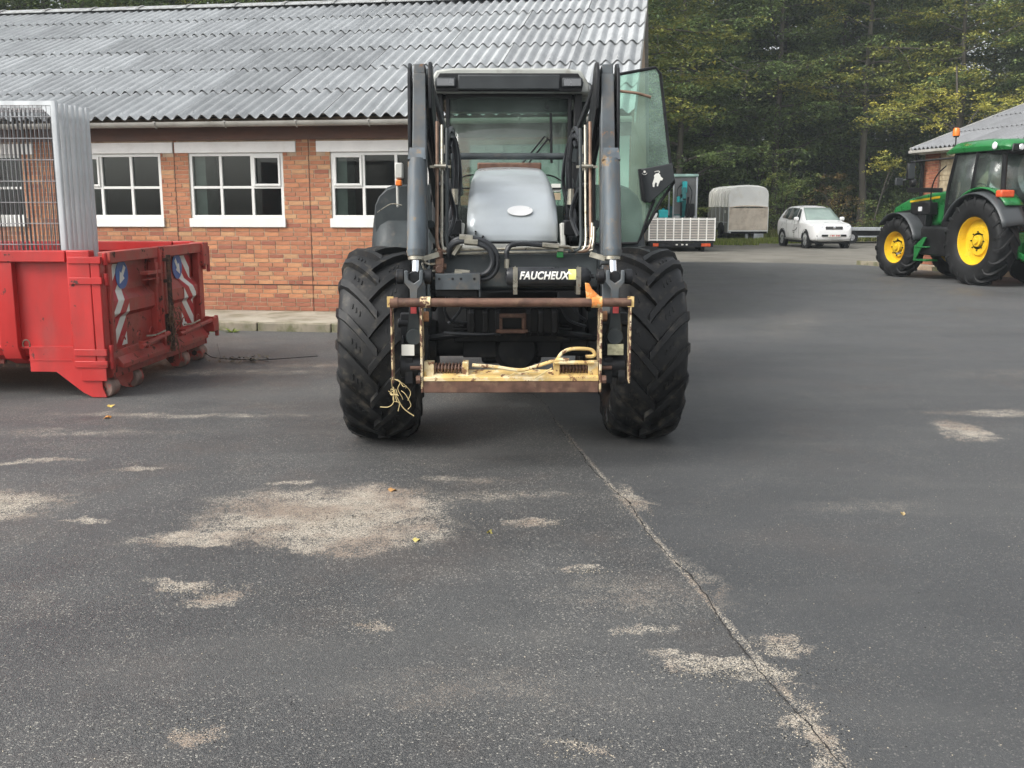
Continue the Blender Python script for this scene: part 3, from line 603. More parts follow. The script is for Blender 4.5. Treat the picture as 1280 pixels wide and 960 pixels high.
# doors with pressed profile
def px(z):
    K = [(.385, -.04), (.66, -.04), (.70, .0), (.81, .0), (.89, -.06), (1.2, -.06)]
    for (a, b), (c, d) in zip(K, K[1:]):
        if a <= z <= c: return b + (d - b) * (z - a) / (c - a)
    return -.06
ZK = [.388, .52, .66, .70, .81, .89, 1.02, 1.16]
def door(y0, y1, s, yc, lab):
    d = MB().grid(lambda u, v: (px(ZK[round(v * 7)]), y0 + (y1 - y0) * u, ZK[round(v * 7)]), 1, 7)
    dr = d.build('door', M['red_worn'], ct, smooth=0)
    MB().b2((-.07, y0, 1.14), (.035, y1, 1.235)).build('door_top_rail', M['red_worn'], dr, bevel=.005)
    for yy in (y0 + .02, y1 - .02): MB().b2((-.05, yy - .03, .39), (.02, yy + .03, 1.139)).build('door_frame', M['red_worn'], dr, bevel=.005)
    # hazard band: slanted stripes that follow the pressed sheet
    wht, rd = MB(), MB(); e = .005; b0, b1 = sorted((yc - .16 * 1, yc + .16)); n = 90; zlo, zhi = .41, 1.12
    for k in range(-12, 14):
        for nm, mm, off in (('white_stripe', 'sign_white', 0), ('red_stripe', 'sign_red', .125)):
            mb = MB()
            for i in range(n):
                za, zb = zlo + (zhi - zlo) * i / n, zlo + (zhi - zlo) * (i + 1) / n; ya = k * .25 + s * za * 1.0
                p, q = max(ya + off, b0), min(ya + off + .125, b1)
                if q > p: mb.quad((px(za) + e, p, za), (px(za) + e, q, za), (px(zb) + e, q, zb), (px(zb) + e, p, zb))
            if mb.f: mb.build(nm, M[mm], dr, smooth=0)
    cy = yc + s * .17; cz = 1.02; e2 = -.06 + .008
    def q(r0, n=28): return [(cy + r0 * math.cos(2 * math.pi * i / n), cz + r0 * math.sin(2 * math.pi * i / n)) for i in range(n)]
    disc = MB().prism(q(.125), 'x', e2, e2 + .003).build('arrow_disc', M['sign_blue'], dr, smooth=0)
    a = rad(-128 if s > 0 else -52)
    T = lambda u, v: (cy + u * math.cos(a) - v * math.sin(a), cz + u * math.sin(a) + v * math.cos(a))
    MB().prism([T(-.09, .022), T(.0, .022), T(.0, .055), T(.10, 0), T(.0, -.055), T(.0, -.022), T(-.09, -.022)], 'x', e2 + .004, e2 + .006).build('arrow', M['sign_white'], disc, smooth=0)
door(.14, 1.14, 1, .36, '')
door(1.30, 2.27, -1, 1.98, '')
MB().b2((-.03, 1.15, .3), (.05, 1.20, 1.24)).b2((-.03, 1.24, .3), (.05, 1.29, 1.24)).build('centre_post', M['red_worn'], ct, bevel=.004)
MB().cyl((.085, 1.25, .24), (.085, 1.25, 1.16), .022, n=10).b2((.04, 1.22, 1.10), (.10, 1.28, 1.13)).b2((.04, 1.22, .9), (.10, 1.28, .93)).b2((.04, 1.22, .5), (.10, 1.28, .53)).build('locking_bar', M['rustdark'], ct)
MB().b2((-.0, .80, 1.00), (.07, 1.10, 1.03)).b2((.0, .83, .95), (.06, 1.08, .96)).cyl((.06, 1.02, .9), (.06, 1.02, 1.1), .015, n=8).build('latch_shelf', M['red_worn'], ct, bevel=.003)
MB().b2((.04, 1.18, .40), (.06, 1.31, .60)).build('rust_plate', M['rustdark'], ct)
tw_ = MB()
for k in range(60):
    p = Vector((.09 + random.uniform(-.03, .04), random.uniform(1.14, 1.36), random.uniform(.34, .68))); q_ = p + Vector((random.gauss(0, .01), random.gauss(0, .04), random.gauss(0, .07))); tw_.tube([p, (p + q_) / 2 + Vector((.015, random.gauss(0, .02), 0)), q_], .004, 4)
tw_.build('tangled_twigs', mat('brown_twigs', (.14, .09, .055), .9, 0, .4, 30), ct)
for (a, b2) in ((.5, 1.12), (1.4, 2.42)):
    MB().cyl((.10, a, .385 + .05 * 0), (.10, b2, .43), .022, n=10).b2((.03, a + .1, .36), (.12, a + .14, .42)).b2((.03, b2 - .14, .38), (.12, b2 - .1, .46)).build('door_bar', M['red_worn'], ct)
    MB().tube(smoothpath([(.11, a + .1, .47), (.13, a + .25, .46), (.12, a + .5, .47)]), .008, 6).build('release_lever', M['zinc'], ct)
MB().prism([(.0, .40), (.07, .40), (.0, .75)], 'y', 1.10, 1.115).build('gusset', M['red_worn'], ct, smooth=0)
for y in (.3, .62, .9, 1.5, 1.7, 2.1):
    rr = random.uniform(.03, .05); MB().tube([(.03, y + rr * math.cos(t), .47 + rr * math.sin(t)) for t in [i * math.pi / 6 for i in range(7)]], .006, 6).build('rope_hook', M['red_worn'], ct)
for x in (-.66, -1.5): MB().tube([(x + .03 * math.cos(t), -.02, .47 + .04 * math.sin(t)) for t in [i * math.pi / 6 for i in range(-1, 8)]], .007, 6).build('rope_hook', M['rust'], ct)
MB().b2((-.09, 2.27, 1.0), (.06, 2.42, 1.24)).cyl((.05, 2.42, .93), (.05, 2.42, 1.2), .02, n=8).build('end_catch', M['red_worn'], ct, bevel=.006)
MB().b2((.0, 2.3, .3), (.12, 2.46, .44)).cyl((.1, 2.44, .24), (.1, 2.44, .46), .022, n=8).build('end_catch', M['red_worn'], ct, bevel=.006)

# ------------------------------------------------------------------ stack of galvanised mesh fence panels standing in the container
base_post = MB(); Z0, Z1, PW = .47, 2.48, 2.75
prof = [(-.03, -.022)] + [(.0 + .022 * math.cos(a), .023 * math.sin(a)) for a in [rad(-80 + 20 * i) for i in range(9)]] + [(-.03, .022)]
base_post.prism([(p - .03, q) for p, q in prof], 'z', Z0, Z1); pm_ = base_post.mesh('post', M['galv'], 60)
base_post2 = MB(); base_post2.prism([(p - PW - .03, q) for p, q in prof], 'z', Z0, Z1); pm2 = base_post2.mesh('post', M['galv'], 60)
rm_ = MB().b2((-PW, -.018, Z1 - .035), (-.035, .018, Z1)).mesh('top_rail', M['galv'], 0)
M['wire_back'] = mat('shaded_wire', (.10, .10, .10), .6, .3, .2, 8)  # darker copy of the wire: shade deeper in the stack put into its colour
gm_ = MB().prism([(-.16, Z1 - .036), (-.036, Z1 - .036), (-.036, Z1 - .16)], 'y', -.012, .012).mesh('corner_gusset', M['galv'], 0)
wm = MB(); x = -PW + .02
while x < -.04: wm.tube([(x, -.012, Z0), (x, -.012, (Z0 + Z1) / 2), (x, -.012, Z1 - .03)], .0030, 4, 0, False); x += .037
wmesh = wm.mesh('wire_mesh', M['wire'], 0); wmesh2 = wm.mesh('wire_mesh', M['wire_back'], 0)
hm = MB(); z = Z0 + .1
while z < Z1 - .05: hm.cyl((-PW, -.017, z), (-.03, -.017, z), .0045, n=5); z += .178
hmesh = hm.mesh('cross_wires', M['wire'], 0)
ords = ['frontmost', 'second from the front', 'third from the front', 'the middle one', 'third from the back', 'second from the back', 'rearmost']
for k in range(7):
    p = thing('fence_panel', 'wire mesh fence panel, %s of the stack in the red container' % ords[k], 'fence panel', (-3.83 + random.uniform(-.006, .006), 8.72 + k * .107, random.uniform(-.012, .012)), rad(random.uniform(-.3, .3)), 'mesh fence panels stacked in the red container')
    p.location.z += .0
    for n_, me_ in (('post', pm_), ('post', pm2), ('top_rail', rm_), ('corner_gusset', gm_), ('wire_mesh', wmesh), ('cross_wires', hmesh)):
        if n_ == 'cross_wires' and k not in (0,) or n_ == 'wire_mesh' and k not in (0, 1, 3, 4, 6): continue
        mob(n_, wmesh2 if (n_ == 'wire_mesh' and k) else me_, p)

# ------------------------------------------------------------------ tyre with real lugs
def tyre_mb(R, Wd, rim, lh, n, sweep, lw, flip=1, hw_top=.8):
    """axle along x; chevrons point down at the side facing -y"""
    Rc = R - lh; h = Wd / 2; b = MB()
    P = [(rim - .005, h * .72), (rim + .012, h * .80), (rim + .05, h * .93), ((rim + Rc) / 2, h * 1.0), (Rc - .10, h * .985), (Rc - .055, h * .93), (Rc - .025, h * .82), (Rc - .012, h * .6), (Rc, 0)]
    prof = [(r, x) for r, x in P] + [(r, -x) for r, x in reversed(P[:-1])]
    b.lathe(prof, axis='x', n=64)
    def rr(t):   # surface radius at |x| = t*h
        pts = [(0, Rc), (.6, Rc - .012), (.82, Rc - .025), (.93, Rc - .055), (.985, Rc - .10), (1.0, Rc - .16)]
        for (a, r0), (c, r1) in zip(pts, pts[1:]):
            if t <= c: return r0 + (r1 - r0) * (t - a) / (c - a)
        return pts[-1][1]
    T = [-.12, .15, .42, .68, .86, .96, 1.0]
    for sgn in (-1, 1):
        for k in range(n):
            th0 = 2 * math.pi * (k + (.5 if sgn > 0 else 0)) / n + random.uniform(-.004, .004)
            vs = []
            for i, t in enumerate(T):
                ta = abs(t); r0 = rr(min(ta, 1)); x = sgn * t * h
                th = th0 - flip * sweep * (t ** .9 if t > 0 else t)
                hh = lh * (1 if t < .9 else (.75 if t < .98 else .25)); wd = lw * (1 if i else 1.15) * (1 + .2 * max(t, 0))
                nx = 0 if t < .85 else (.55 if t < .93 else 1.0)
                drop = 0
                ro = r0 + hh * (1 - .45 * nx)
                if t >= .98: ro = r0 + .004
                xo = x + sgn * hh * .45 * nx
                da, db = wd * 1.18 / R, wd * .86 / R
                for (rad_, xx, d) in ((r0 - .01, x, -da), (ro, xo, -db), (ro, xo, db), (r0 - .01, x, da)):
                    a = th + d; vs.append((xx, -rad_ * math.sin(a), rad_ * math.cos(a)))
            fs = [(0, 1, 2, 3)] + [tuple(len(vs) - 4 + q for q in (3, 2, 1, 0))]
            for i in range(len(T) - 1):
                o = i * 4
                for q in range(3): fs.append((o + q, o + q + 4, o + q + 5, o + q + 1))
            b.add(vs, fs)
    # small moulded ribs between the lugs
    for k in range(n):
        for sgn in (-1, 1):
            th0 = 2 * math.pi * (k + (.5 if sgn > 0 else 0) + .5) / n - flip * sweep * .5
            for t in (.35, .45, .55):
                a = th0 - flip * (t - .45) * sweep; r = rr(t)
                p = lambda dx, da, dr: ((sgn * t * h) + dx, -(r + dr) * math.sin(a + da), (r + dr) * math.cos(a + da))
                b.add([p(-.005, -.03, -.003), p(.005, -.03, -.003), p(.005, .03, -.003), p(-.005, .03, -.003), p(-.003, -.025, .006), p(.003, -.025, .006), p(.003, .025, .006), p(-.003, .025, .006)], [(4, 5, 6, 7), (0, 1, 5, 4), (1, 2, 6, 5), (2, 3, 7, 6), (3, 0, 4, 7)])
    return b
def rim_mb(rim, Wd, out, dish=.06, hubr=.14):
    """rim and disc, outer side toward out (+1/-1) along x"""
    h = Wd / 2 * .78 * out; b = MB()
    b.lathe([(rim + .012, h), (rim + .015, h * .95), (rim - .015, h * .88), (rim - .03, h * .5), (rim - .05, h * .1), (rim - .05, -h * .6), (rim + .01, -h)], axis='x', n=40)
    d = h * .1 + dish * out
    b.lathe([(rim - .05, h * .1), (rim * .62, d * .6), (rim * .58, d + out * .03), (hubr * 1.25, d + out * .03)], axis='x', n=40)
    return b, d
def wheel(parent, c, R, Wd, rim, lh, n, sweep, lw, out, mt, mr, flip=1, dish=.06, rotz=0, hubm=None):
    b, d = rim_mb(rim, Wd, out, dish)
    o = b.build('wheel', mr, parent, c, (0, 0, rotz))
    tyre_mb(R, Wd, rim, lh, n, sweep, lw, flip).build('tyre', mt, o, rot=(rad(random.uniform(0, 20)), 0, 0))
    hb = MB().cyl((d, 0, 0), (d + out * .07, 0, 0), .13, .12, 20).cyl((d + out * .07, 0, 0), (d + out * .11, 0, 0), .075, .06, 16); hb.build('hub', hubm or mr, o, bevel=.004)
    nb = MB()
    for k in range(8):
        a = k * math.pi / 4; p = Vector((d + out * .028, math.cos(a) * .19, math.sin(a) * .19)); nb.cyl(p, p + Vector((out * .03, 0, 0)), .014, n=6)
    nb.build('wheel_nuts', M['dark_steel'], o)
    return o

# ------------------------------------------------------------------ grey tractor with front loader
tg = thing('tractor', 'grey tractor with front loader and yellow tool carrier, its cab door standing open', 'tractor', (0, 6.95, 0), rad(.9))
def P_(n, b, m, parent=None, **k): return b.build(n, m, parent or tg, **k)
M['rimgrey'] = mat('dull_rim', (.13, .125, .11), .6, .2, .2, 6, dirt=(.2, .17, .12), ds=6)
for s in (-1, 1):
    wheel(tg, (s * .895, 0, .668), .675, .49, .34, .040, 17, .42, .031, s, M['rubber'], M['rimgrey'], 1, dish=.02)
    wheel(tg, (s * .92, 2.5, .85), .85, .52, .46, .045, 18, .40, .032, s, M['rubber'], M['rimgrey'], 1)
# axle, chassis
P_('front_axle', MB().cyl((-.66, 0, .66), (.66, 0, .66), .085, n=14).beam((-.34, 0, .70), (.34, 0, .70), .22, .24, (0, 1, 0)).lathe([(0, -.2), (.13, -.17), (.17, -.05), (.17, .05), (.13, .17), (0, .2)], (.03, 0, .64), 'y', 20).cyl((-.64, 0, .668), (-.52, 0, .668), .19, .16, 18).cyl((.52, 0, .668), (.64, 0, .668), .16, .19, 18), M['chassis'], bevel=.008)
for s in (-1, 1):
    P_('steering_rod', MB().tube([(s * .1, -.2, .77), (s * .3, -.22, .765), (s * .58, -.16, .72)], .024, 8).tube([(s * .12, -.26, .80), (s * .4, -.26, .80)], .012, 6), M['dark_steel'])
P_('chassis', MB().b2((-.2, -.05, .72), (.2, 2.6, 1.02)).b2((-.27, .35, .62), (.27, 1.2, .8)).b2((-.24, 1.2, .52), (.24, 3.0, 1.0)), M['chassis'], bevel=.02)
for s in (-1, 1): P_('fuel_tank', MB().b2((s * .26, .95, .50), (s * .62, 2.05, 1.12)), M['black'], bevel=.05)
P_('radiator_pack', MB().b2((-.31, -.05, .98), (.31, .25, 1.34)).b2((-.44, .30, .86), (-.27, .8, 1.15)).b2((.27, .30, .86), (.44, .8, 1.15)), M['chassis'], bevel=.01)
P_('rear_axle', MB().cyl((-.8, 2.5, .85), (.8, 2.5, .85), .12, n=14), M['chassis'])
bo = MB().b2((-.30, -.42, .79), (.30, .1, .95)).b2((-.33, -.46, .952), (.33, .1, .975))
for x in (-.27, -.18, .0 - .10, .10, .18, .27): bo.prism([(-.46, .95), (-.50, .93), (-.49, .80), (-.43, .77), (-.41, .95)], 'x', x - .018, x + .018)
P_('front_bolster', bo, M['black'], bevel=.006)
P_('front_bumper_beam', MB().b2((-.45, -.30, .84), (-.30, -.18, 1.1)).b2((.30, -.30, .84), (.45, -.18, 1.1)).b2((-.40, -.2, .70), (.40, .0, .79)), M['chassis'], bevel=.01)
hk = MB().b2((-.09, -.53, .90), (.075, -.49, .925)).b2((-.09, -.53, .80), (.075, -.49, .825)).b2((-.09, -.53, .826), (-.07, -.49, .899)).b2((.055, -.53, .826), (.075, -.49, .899)).cyl((-.11, -.51, .812), (.095, -.51, .812), .012, n=10).cyl((.07, -.51, .80), (.07, -.51, .93), .014, n=10)
P_('tow_hitch', hk, M['rust'], bevel=.004)
P_('oil_pan', MB().b2((-.22, .3, .47), (.22, 1.5, .63)), M['chassis'], bevel=.03)
# bonnet
HP = [(-.30, 1.375), (-.295, 1.43), (-.26, 1.52), (-.18, 1.61), (-.04, 1.69), (.2, 1.765), (.55, 1.83), (.95, 1.885), (1.35, 1.925)]
def hoodf(u, v):
    yz = HP; t = v * (len(yz) - 1); i = min(int(t), len(yz) - 2); f = t - i
    y = yz[i][0] * (1 - f) + yz[i + 1][0] * f; z = yz[i][1] * (1 - f) + yz[i + 1][1] * f
    a = (u - .5) * 2; w = .297 + .010 * math.sin(v * 3.1)
    # superellipse top to side
    k = abs(a); 
    if k < .76: x = k / .76 * (w - .075); dz = -.010 * (k / .76) ** 2
    else:
        q = (k - .76) / .24; ang = q * math.pi / 2; x = (w - .075) + .075 * math.sin(ang); dz = -.010 - .09 * (1 - math.cos(ang)) - .05 * q ** 6
    n_ = min(1, max(0, (v - .0) / .35)); yy = y + (.05 * (1 - n_) * (k ** 3))
    return (math.copysign(x, a), yy + (.5 * -dz * (1 - n_)), z + dz * (.25 + .75 * n_) if v > 0 else z)
hood = MB().grid(hoodf, 32, 24)
ho = P_('bonnet', hood, M['hood'], solid=.012, smooth=60)
P_('bonnet_side', MB().prism([(-.2, 1.40), (1.35, 1.80), (1.35, 1.2), (-.2, 1.2)], 'x', -.29, -.275).prism([(-.2, 1.40), (1.35, 1.80), (1.35, 1.2), (-.2, 1.2)], 'x', .275, .29), M['black'])
bd = MB().prism([(.0 + .085 * math.cos(2 * math.pi * i / 28), .042 * math.sin(2 * math.pi * i / 28)) for i in range(28)], 'z', 0, .006)
P_('oval_badge', bd, mat('badge_chrome', (.78, .78, .76), .35, .4, .03), ho, loc=(.05, -.222, 1.578), rot=(rad(52), 0, 0), bevel=.002)
for (x, z) in ((-.245, 1.43), (-.245, 1.445), (-.20, 1.405), (-.195, 1.415)): P_('bonnet_hole', MB().cyl((x, -.312, z), (x, -.2, z), .006, n=8), M['black'], ho)
# grille and pale surround
P_('grille_surround', MB().b2((-.335, -.335, 1.335), (.31, -.28, 1.37)).beam((-.335, -.29, 1.345), (-.355, -.27, 1.24), .035, .05).beam((.315, -.29, 1.36), (.35, -.27, 1.24), .05, .05).beam((-.33, -.28, 1.5), (-.345, -.29, 1.34), .03, .1).beam((.325, -.28, 1.5), (.335, -.29, 1.34), .03, .1), M['pale'], bevel=.008)
gr = MB().b2((-.33, -.26, 1.08), (.33, -.245, 1.345))
for k in range(22): gr.b2((-.32 + k * .03, -.275, 1.1), (-.31 + k * .03, -.262, 1.34))
gr.b2((-.33, -.285, 1.27), (.33, -.262, 1.285)); P_('grille', gr, M['chassis'])
P_('bonnet_seam', MB().b2((-.29, -.337, 1.371), (.29, -.29, 1.381)), M['black'])
P_('latch', MB().b2((-.03, -.34, 1.30), (.02, -.29, 1.36)), M['black'], bevel=.004)
# cab
CY0, CY1 = 1.75, 3.15
P_('cab_body', MB().b2((-.56, CY0, .95), (.56, CY0 + .04, 1.22)).b2((-.56, CY0, .95), (.56, CY1, 1.1)).b2((-.70, CY0 + .55, 1.1), (-.56, CY1, 1.75)).b2((.56, CY0 + .55, 1.1), (.70, CY1, 1.75)).b2((-.56, CY1 - .05, 1.1), (.56, CY1, 1.62)), M['black'], bevel=.01)
for s in (-1, 1):
    P_('pillar', MB().beam((s * .555, CY0, 1.2), (s * .585, CY0 + .02, 2.60), .065, .08), M['black'], bevel=.01)
    P_('pillar', MB().beam((s * .70, CY0 + .62, 1.7), (s * .68, CY0 + .62, 2.60), .05, .06), M['black'], bevel=.01)
    P_('pillar', MB().beam((s * .68, CY1, 1.6), (s * .66, CY1, 2.60), .07, .06), M['black'], bevel=.01)
P_('windscreen_frame', MB().b2((-.53, CY0 - .012, 1.24), (-.497, CY0 + .02, 2.53)).b2((.497, CY0 - .012, 1.24), (.53, CY0 + .02, 2.53)).b2((-.53, CY0 - .012, 2.50), (.53, CY0 + .02, 2.54)), M['black'], bevel=.004)
ws = P_('windscreen', MB().grid(lambda u, v: ((u - .5) * 1.0, CY0 + .004 - .05 * (1 - (2 * u - 1) ** 2), 1.24 + 1.27 * v), 12, 1), M['cabglass'], solid=.005, smooth=60)
P_('rear_window', MB().b2((-.6, CY1 - .02, 1.62), (.6, CY1 - .014, 2.52)), M['cabglass'])
P_('side_window', MB().quad((-.585, CY0 + .06, 1.24), (-.69, CY0 + .6, 1.3), (-.68, CY0 + .6, 2.54), (-.60, CY0 + .06, 2.54)), M['cabglass'], solid=.005)
P_('side_window', MB().quad((-.70, CY0 + .66, 1.76), (-.68, CY1 - .04, 1.76), (-.66, CY1 - .04, 2.54), (-.68, CY0 + .66, 2.54)), M['cabglass'], solid=.005)
P_('side_window', MB().quad((.70, CY0 + .66, 1.76), (.68, CY1 - .04, 1.76), (.66, CY1 - .04, 2.54), (.68, CY0 + .66, 2.54)), M['cabglass'], solid=.005)
rf = MB(); rp = [(-.47, 2.745), (.47, 2.745), (.61, 2.725), (.68, 2.60), (.68, 2.54), (-.68, 2.54), (-.68, 2.60), (-.61, 2.725)]
n8 = len(rp)
def roofring(y, sc, zt): return [(x * sc, y, (z - 2.56) * zt + 2.56) for x, z in rp]
vs = roofring(CY0 - .12, .985, .94) + roofring(CY0 + .02, 1.0, 1.0) + roofring(CY0 + .8, 1.14, 1.12) + roofring(CY1 + .08, 1.12, 1.0)
rf.add(vs, [tuple(range(n8))[::-1], tuple(range(3 * n8, 4 * n8))] + [(k * n8 + i, k * n8 + (i + 1) % n8, (k + 1) * n8 + (i + 1) % n8, (k + 1) * n8 + i) for k in range(3) for i in range(n8)])
ro = P_('roof', rf, mat('roof_offwhite', (.36, .37, .34), .5, 0, .08, 3, dirt=(.25, .25, .22), ds=4), bevel=.015)
P_('roof_fascia', MB().prism([(-.57, 2.69), (.57, 2.69), (.615, 2.62), (.60, 2.545), (-.60, 2.545), (-.615, 2.62)], 'y', CY0 - .155, CY0 - .122), M['black'], bevel=.006)
P_('headliner_panel', MB().b2((-.42, CY0 - .19, 2.555), (.42, CY0 - .156, 2.675)), M['visor'], bevel=.012)
for s in (-1, 1):
    l_ = P_('work_light', MB().b2((s * .52 - .085, CY0 - .20, 2.575), (s * .52 + .085, CY0 - .156, 2.65)), M['visor'], bevel=.012)
    P_('lens', MB().b2((s * .52 - .07, CY0 - .205, 2.585), (s * .52 + .07, CY0 - .2005, 2.64)), mat('dim_lens', (.16, .165, .17), .2, .3), l_)
P_('headliner', MB().b2((-.6, CY0 + .05, 2.50), (.6, CY1 - .05, 2.555)).b2((-.5, CY0 + .06, 2.40), (.5, CY0 + .14, 2.5)), M['visor'])
# cab interior
P_('seat', MB().b2((-.24, 2.35, 1.25), (.24, 2.8, 1.42)).prism([(-.25, 1.4), (.25, 1.4), (.23, 1.92), (.17, 2.02), (-.17, 2.02), (-.23, 1.92)], 'y', 2.78, 2.88).b2((-.42, 2.4, 1.5), (-.30, 2.8, 1.56)), M['black'], bevel=.03)
P_('seat_base', MB().b2((-.22, 2.4, 1.1), (.22, 2.75, 1.25)).b2((.3, 2.2, 1.1), (.55, 3.0, 1.55)), M['chassis'], bevel=.02)
st = MB(); st.tube([(.19 * math.cos(t), 2.2 + .05 * math.sin(t), 1.78 + .17 * math.sin(t)) for t in [i * math.pi / 12 for i in range(25)]], .014, 8).tube([(0, 2.2, 1.78), (0, 2.05, 1.5), (0, 2.0, 1.1)], .035, 8).b2((-.18, 1.9, 1.45), (.18, 2.02, 1.68)).beam((-.19, 2.2, 1.78), (.19, 2.2, 1.78), .02, .03, (0, 1, 0)); P_('steering_wheel', st, M['black'])
P_('floor_panel', MB().b2((.33, CY0 + .1, 1.1), (.47, CY0 + .3, 1.62)), M['pale'], bevel=.01)
lv = MB(); lv.tube([(-.42, 1.95, 1.2), (-.43, 1.9, 1.7)], .012, 6).lathe([(0, -.06), (.035, -.04), (.04, .02), (.03, .06), (0, .07)], (-.43, 1.9, 1.75), 'z', 12).tube([(-.45, 2.0, 1.35), (-.36, 1.95, 1.6)], .05, 8).b2((-.5, 1.9, 1.2), (-.33, 2.1, 1.45)); P_('joystick', lv, M['black'])
for z0, z1, mm in ((1.735, 1.80, 'sign_white'), (1.665, 1.725, 'timber')): P_('paper_sticker', MB().b2((.36, CY0 - .048, z0), (.44, CY0 - .045, z1)), M[mm])
P_('windscreen_moulding', MB().tube(smoothpath([(-.5, CY0 - .03, 1.70), (-.47, CY0 - .035, 1.80), (-.38, CY0 - .05, 1.86), (-.29, CY0 - .055, 1.875)]), .006, 6).tube(smoothpath([(.5, CY0 - .03, 1.70), (.47, CY0 - .035, 1.80), (.38, CY0 - .05, 1.86), (.29, CY0 - .055, 1.875)]), .006, 6).b2((-.5, CY0 - .06, 1.755), (-.2, CY0 - .05, 1.768)).b2((.2, CY0 - .06, 1.755), (.5, CY0 - .05, 1.768)), M['black'])
for (a, b2, c) in (((.10, CY0 - .09, 1.95), (.30, CY0 - .08, 2.19), (.34, CY0 - .07, 2.16)), ((.15, CY0 - .09, 1.95), (.33, CY0 - .08, 2.17), (.35, CY0 - .07, 2.14))): P_('wiper_arm', MB().tube([a, b2, c], .007, 6), M['black'])
P_('wiper_blade', MB().tube([(.35, CY0 - .075, 2.38), (.355, CY0 - .075, 2.14), (.36, CY0 - .075, 1.97)], .011, 6), M['black'])
P_('interior_lamp', MB().cyl((.32, CY0 - .03, 2.43), (.32, CY0 + .05, 2.43), .018, n=12), M['black'])
P_('grab_bar', MB().cyl((-.485, 1.15, 2.00), (.485, 1.15, 2.00), .026, n=14).b2((-.53, 1.11, 1.95), (-.48, 1.19, 2.07)).b2((.48, 1.11, 1.95), (.53, 1.19, 2.07)), M['cast'], bevel=.004)
P_('bonnet_rear_seal', MB().beam((-.26, 1.36, 1.93), (.26, 1.36, 1.93), .03, .06, (0, 1, 0)), M['rust'], bevel=.01)
# rear fenders
for s in (-1, 1):
    fe = MB()
    def ff(u, v):
        a = rad(-25 + 150 * u); r = .96
        x = s * (.62 + .56 * v); rr_ = r - (.10 * max(0, (v - .75) / .25) ** 2)
        return (x, 2.5 - rr_ * math.cos(a) * .98, .85 + rr_ * math.sin(a) * (1.0))
    fe.grid(ff, 20, 8)
    P_('fender', fe, M['cast'], solid=.015, smooth=60)
    P_('fender_extension', MB().prism([(s * .60, 1.2), (s * 1.13, 1.2), (s * 1.16, 1.50), (s * 1.15, 1.62), (s * 1.11, 1.70), (s * 1.04, 1.76), (s * .94, 1.79), (s * .62, 1.80)], 'y', 1.80, 1.83), M['cast'], bevel=.01)
il = P_('side_lamp', MB().b2((-.955, 1.6, 1.84), (-.89, 1.72, 1.97)).cyl((-.94, 1.66, 1.6), (-.94, 1.66, 1.85), .012, n=8), M['pale'], bevel=.02)
P_('amber_lens', MB().b2((-.95, 1.59, 1.78), (-.90, 1.70, 1.83)), M['amber'], il, bevel=.01)
P_('wire_loop', MB().tube(smoothpath([(-1.12, 1.7, 1.56), (-1.0, 1.66, 1.63), (-.9, 1.6, 1.62)]), .004, 5), M['zinc'])
# open cab door (image right)
DY = 1.62
dp = [(0.719, 2.645), (1.212, 2.74), (1.253, 2.689), (1.351, 1.993), (1.39, 1.809), (1.28, 1.65), (1.163, 1.43), (1.092, 1.303), (0.738, 1.303)]
dg = P_('cab_door', MB().prism(dp, 'y', DY, DY + .006), M['doorglass'])
edge = [(x, DY, z) for x, z in [(0.719, 2.651), (1.212, 2.74), (1.253, 2.689), (1.351, 1.993), (1.39, 1.809), (1.28, 1.65), (1.163, 1.43), (1.092, 1.303), (0.738, 1.296)]]
P_('door_frame', MB().tube(edge, .013, 8), M['black'], dg)
P_('door_hinge_bar', MB().beam((.70, DY, 1.30), (.70, DY, 2.6), .05, .04), M['black'], dg, bevel=.006)
dh = P_('door_handle', MB().tube(smoothpath([(x, DY - .05, z) for x, z in [(0.832, 2.562), (0.939, 2.543), (1.052, 2.53), (1.171, 2.498)]]), .012, 8).cyl((0.839, DY - .05, 2.486), (0.839, DY - .05, 2.556), .02, n=8), M['brownpipe'], dg)
mp_ = [(1.078, 1.914), (1.365, 1.967), (1.389, 1.822), (1.185, 1.637), (1.111, 1.664)]
# lower black panel with the white bull
pan = P_('door_lower_panel', MB().prism(mp_, 'y', DY - .05, DY - .012), M['visor'], dg, bevel=.008)
P_('panel_edge', MB().prism([(1.071, 1.914), (1.098, 1.921), (1.145, 1.637), (1.111, 1.657)], 'y', DY - .10, DY - .051), M['black'], dg, bevel=.004)
bull = [(0, 0), (.018, .004), (.02, .04), (.035, .05), (.05, .03), (.052, .004), (.068, .004), (.07, .04), (.085, .062), (.10, .06), (.118, .082), (.105, .098), (.12, .115), (.10, .12), (.088, .112), (.076, .132), (.056, .144), (.034, .132), (.02, .104), (.012, .07)]
th = rad(10)
bl = [(1.204, 1.773), (1.201, 1.8), (1.208, 1.822), (1.215, 1.847), (1.212, 1.864), (1.227, 1.881), (1.247, 1.884), (1.262, 1.874), (1.268, 1.857), (1.288, 1.84), (1.281, 1.825), (1.266, 1.825), (1.259, 1.81), (1.252, 1.793), (1.247, 1.775), (1.237, 1.778), (1.239, 1.802), (1.228, 1.81), (1.221, 1.798), (1.217, 1.77)]
bu = P_('bull_emblem', MB().prism(bl, 'y', DY - .056, DY - .0505), M['sign_white'], pan, smooth=0)
P_('emblem_tail', MB().tube(smoothpath([(x, DY - .054, z) for x, z in [(1.244, 1.881), (1.259, 1.891), (1.251, 1.901), (1.229, 1.899), (1.216, 1.894)]]), .003, 5), M['sign_white'], pan)
